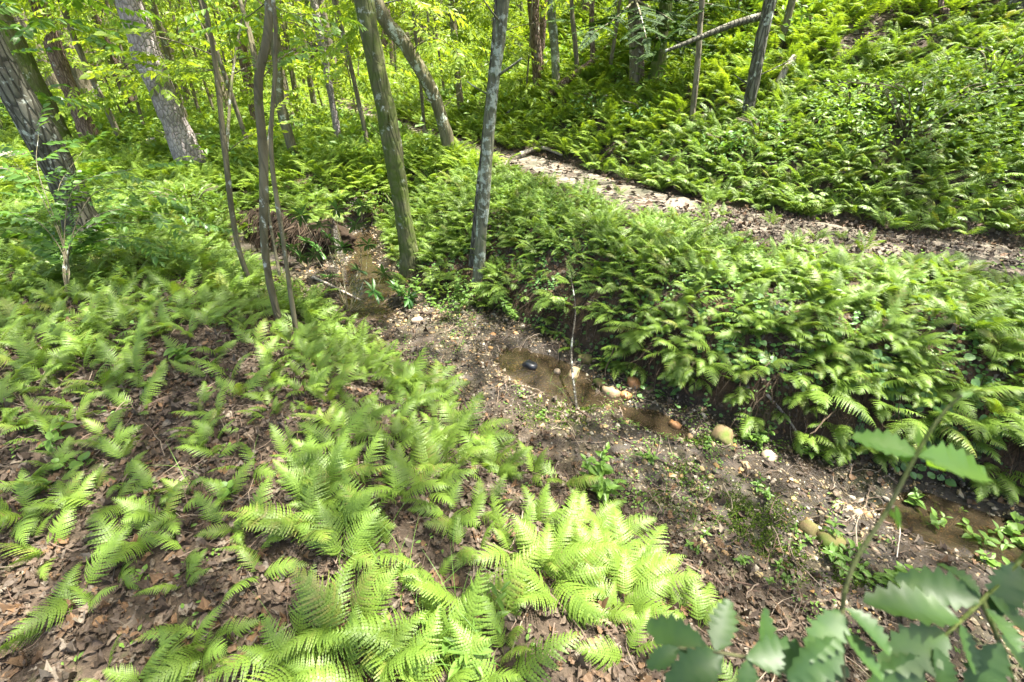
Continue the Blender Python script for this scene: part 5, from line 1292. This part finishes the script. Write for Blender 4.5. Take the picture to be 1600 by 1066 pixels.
# ------------------------------------------------------------------ holly twigs close to the camera
def holly(name, label, stems, leaves, new=()):
    base = stems[0][0]; b = at(*base[:3]); root = empty(name, tuple(b)); tag(root, label, 'holly branch'); g = Geo()
    for st in stems:
        Q = smooth_path([at(*p[:3]) for p in st], 24); tube(g, Q - b, np.linspace(st[0][3] if len(st[0]) > 3 else 0.0028, 0.0014, len(Q)), 8, 0.5)
    link('twig', g.mesh('twig', M['bark_moss'], True), root)
    for nm, lst, mt in (('leaf', leaves, 'holly'), ('young_leaf', new, 'holly_new')):
        for (x0, y0, x1, y1, dp, dt) in lst:
            p, q = at(x0, y0, dp), at(x1, y1, dp + dt); v = q - p; ln = np.linalg.norm(v); n = unit(np.array([0.15, -0.35, 1.0]) + 0.25 * rng.normal(size=3))
            g = Geo(); g.tile(LEAF_HOLLY[int(rng.integers(0, 3))], frames(v[None], n[None], np.array([[ln * 1.0, ln, ln]])), np.zeros((1, 3)), [rng.random() * .8])
            t = Geo(); o = link(nm, g.mesh(nm, M[mt], True), root, tuple(p - b))
S1 = [[(1318, 1090, .42, .0022), (1315, 960, .42), (1335, 880, .42), (1385, 800, .42), (1432, 710, .42), (1470, 650, .43), (1502, 618, .43)]]
holly('holly_twig', 'holly twig rising upright at lower right with young leaves at its tip', S1,
      [(1318, 955, 1262, 1030, .42, -.02), (1320, 950, 1400, 1010, .42, -.03), (1318, 985, 1385, 1062, .41, -.02), (1316, 1000, 1245, 1066, .41, -.02)],
      [(1434, 712, 1340, 676, .42, .015), (1434, 714, 1562, 734, .42, -.005), (1434, 712, 1490, 700, .42, .05), (1432, 716, 1400, 702, .42, .03), (1398, 790, 1408, 828, .42, 0), (1475, 650, 1462, 635, .43, 0), (1500, 622, 1520, 612, .43, 0), (1500, 622, 1490, 628, .43, .0), (1385, 800, 1412, 818, .42, .01)])
S2 = [[(1660, 800, .46, .0022), (1590, 880, .46), (1535, 938, .45), (1480, 990, .44), (1445, 1030, .44), (1430, 1100, .44)], [(1535, 938, .45), (1560, 1000, .44), (1590, 1080, .44)]]
holly('holly_twig', 'large leaved holly twig entering from the right edge above the lower right corner', S2,
      [(1532, 935, 1478, 872, .45, .03), (1535, 938, 1408, 902, .45, .02), (1500, 970, 1362, 925, .44, .01), (1480, 990, 1380, 1040, .44, -.02), (1500, 975, 1530, 1055, .44, -.02), (1545, 930, 1625, 1000, .45, -.02), (1560, 990, 1625, 1055, .44, -.02),
       (1540, 950, 1600, 1010, .44, -.04), (1445, 1030, 1370, 1085, .43, -.02), (1460, 1010, 1490, 1090, .43, -.02), (1580, 890, 1640, 930, .46, 0), (1565, 1005, 1520, 1085, .43, -.01), (1590, 880, 1560, 960, .46, -.02)])
S3 = [[(1300, 1110, .44, .0022), (1235, 1045, .44), (1180, 1030, .44), (1110, 1018, .44), (1060, 1012, .44)]]
holly('holly_twig', 'low holly twig lying along the bottom edge left of the upright one', S3,
      [(1110, 1018, 1012, 975, .44, .02), (1118, 1018, 1140, 935, .44, .03), (1130, 1022, 1052, 1066, .44, -.02), (1165, 1028, 1275, 1022, .43, -.01), (1170, 1028, 1165, 1100, .43, -.02), (1195, 1035, 1200, 950, .44, .02), (1060, 1012, 1015, 1040, .44, -.01), (1235, 1045, 1330, 1050, .43, -.01), (1235, 1045, 1250, 1110, .43, -.02)])

# ------------------------------------------------------------------ small leaved cover on the bank face and along the creek
def small_cover(name, n, sel, box, s0, s1, mat, label, up=0.03, tpl=LEAF):
    x = rng.uniform(box[0], box[1], n); y = rng.uniform(box[2], box[3], n); L, R, T = fields(x, y); p = sel(x, y, L, R, T)
    k = rng.random(n) < p; x, y = x[k], y[k]; m = len(x); per = 6
    x = np.repeat(x, per) + rng.normal(size=m * per) * 0.022; y = np.repeat(y, per) + rng.normal(size=m * per) * 0.022; n = len(x)
    P = np.stack([x, y, height(x, y) + rng.uniform(0.005, up, n)], 1); a = rng.random(n) * 6.283; N = ground_normals(x, y) + 0.35 * rng.normal(size=(n, 3)) + [0, 0, 0.4]
    D = np.stack([np.cos(a), np.sin(a), 0.15 + 0 * a], 1); g = Geo(); g.tile(tpl, frames(D, N, rng.uniform(s0, s1, n)), P, np.repeat(rng.random(m), per))
    tag(link(name, g.mesh(name, M[mat])), label, 'ground cover', kind='stuff')
small_cover('bank_leaves', 5200, lambda x, y, L, R, T: np.where((R > 0.0) & (R < 0.75), 0.30 + 0.7 * (fbm(x * 3, y * 3, 21) > 0.5), 0), (-1.4, 4.2, 1.2, 5.4), 0.016, 0.036, 'vine', 'small round leaves sprinkled over the face of the creek bank', 0.06, LEAF_ROUND)
small_cover('creeping_leaves', 9000, lambda x, y, L, R, T: np.where((R < 0.05), np.clip((fbm(x * 2.1, y * 2.1, 25) - 0.46) * 3.4, 0, 0.6) * np.where(L < 0.6, 1.0, 0.25), 0), (-4.5, 3.2, 0.6, 5.0), 0.010, 0.026, 'under', 'tiny creeping leaves along the damp creek edge and near slope')
small_cover('weedy_leaves', 9000, lambda x, y, L, R, T: np.where((T < -0.4) & (R > 0.4) | (L > 0.4) & (y > 2.2) | (T > 0.5), np.clip((fbm(x * 1.1, y * 1.1, 27) - 0.42) * 2.5, 0.03, 0.45), 0), (-6, 7, 1.5, 8.5), 0.025, 0.055, 'under', 'loose broadleaved weeds growing up between the ferns', 0.22)
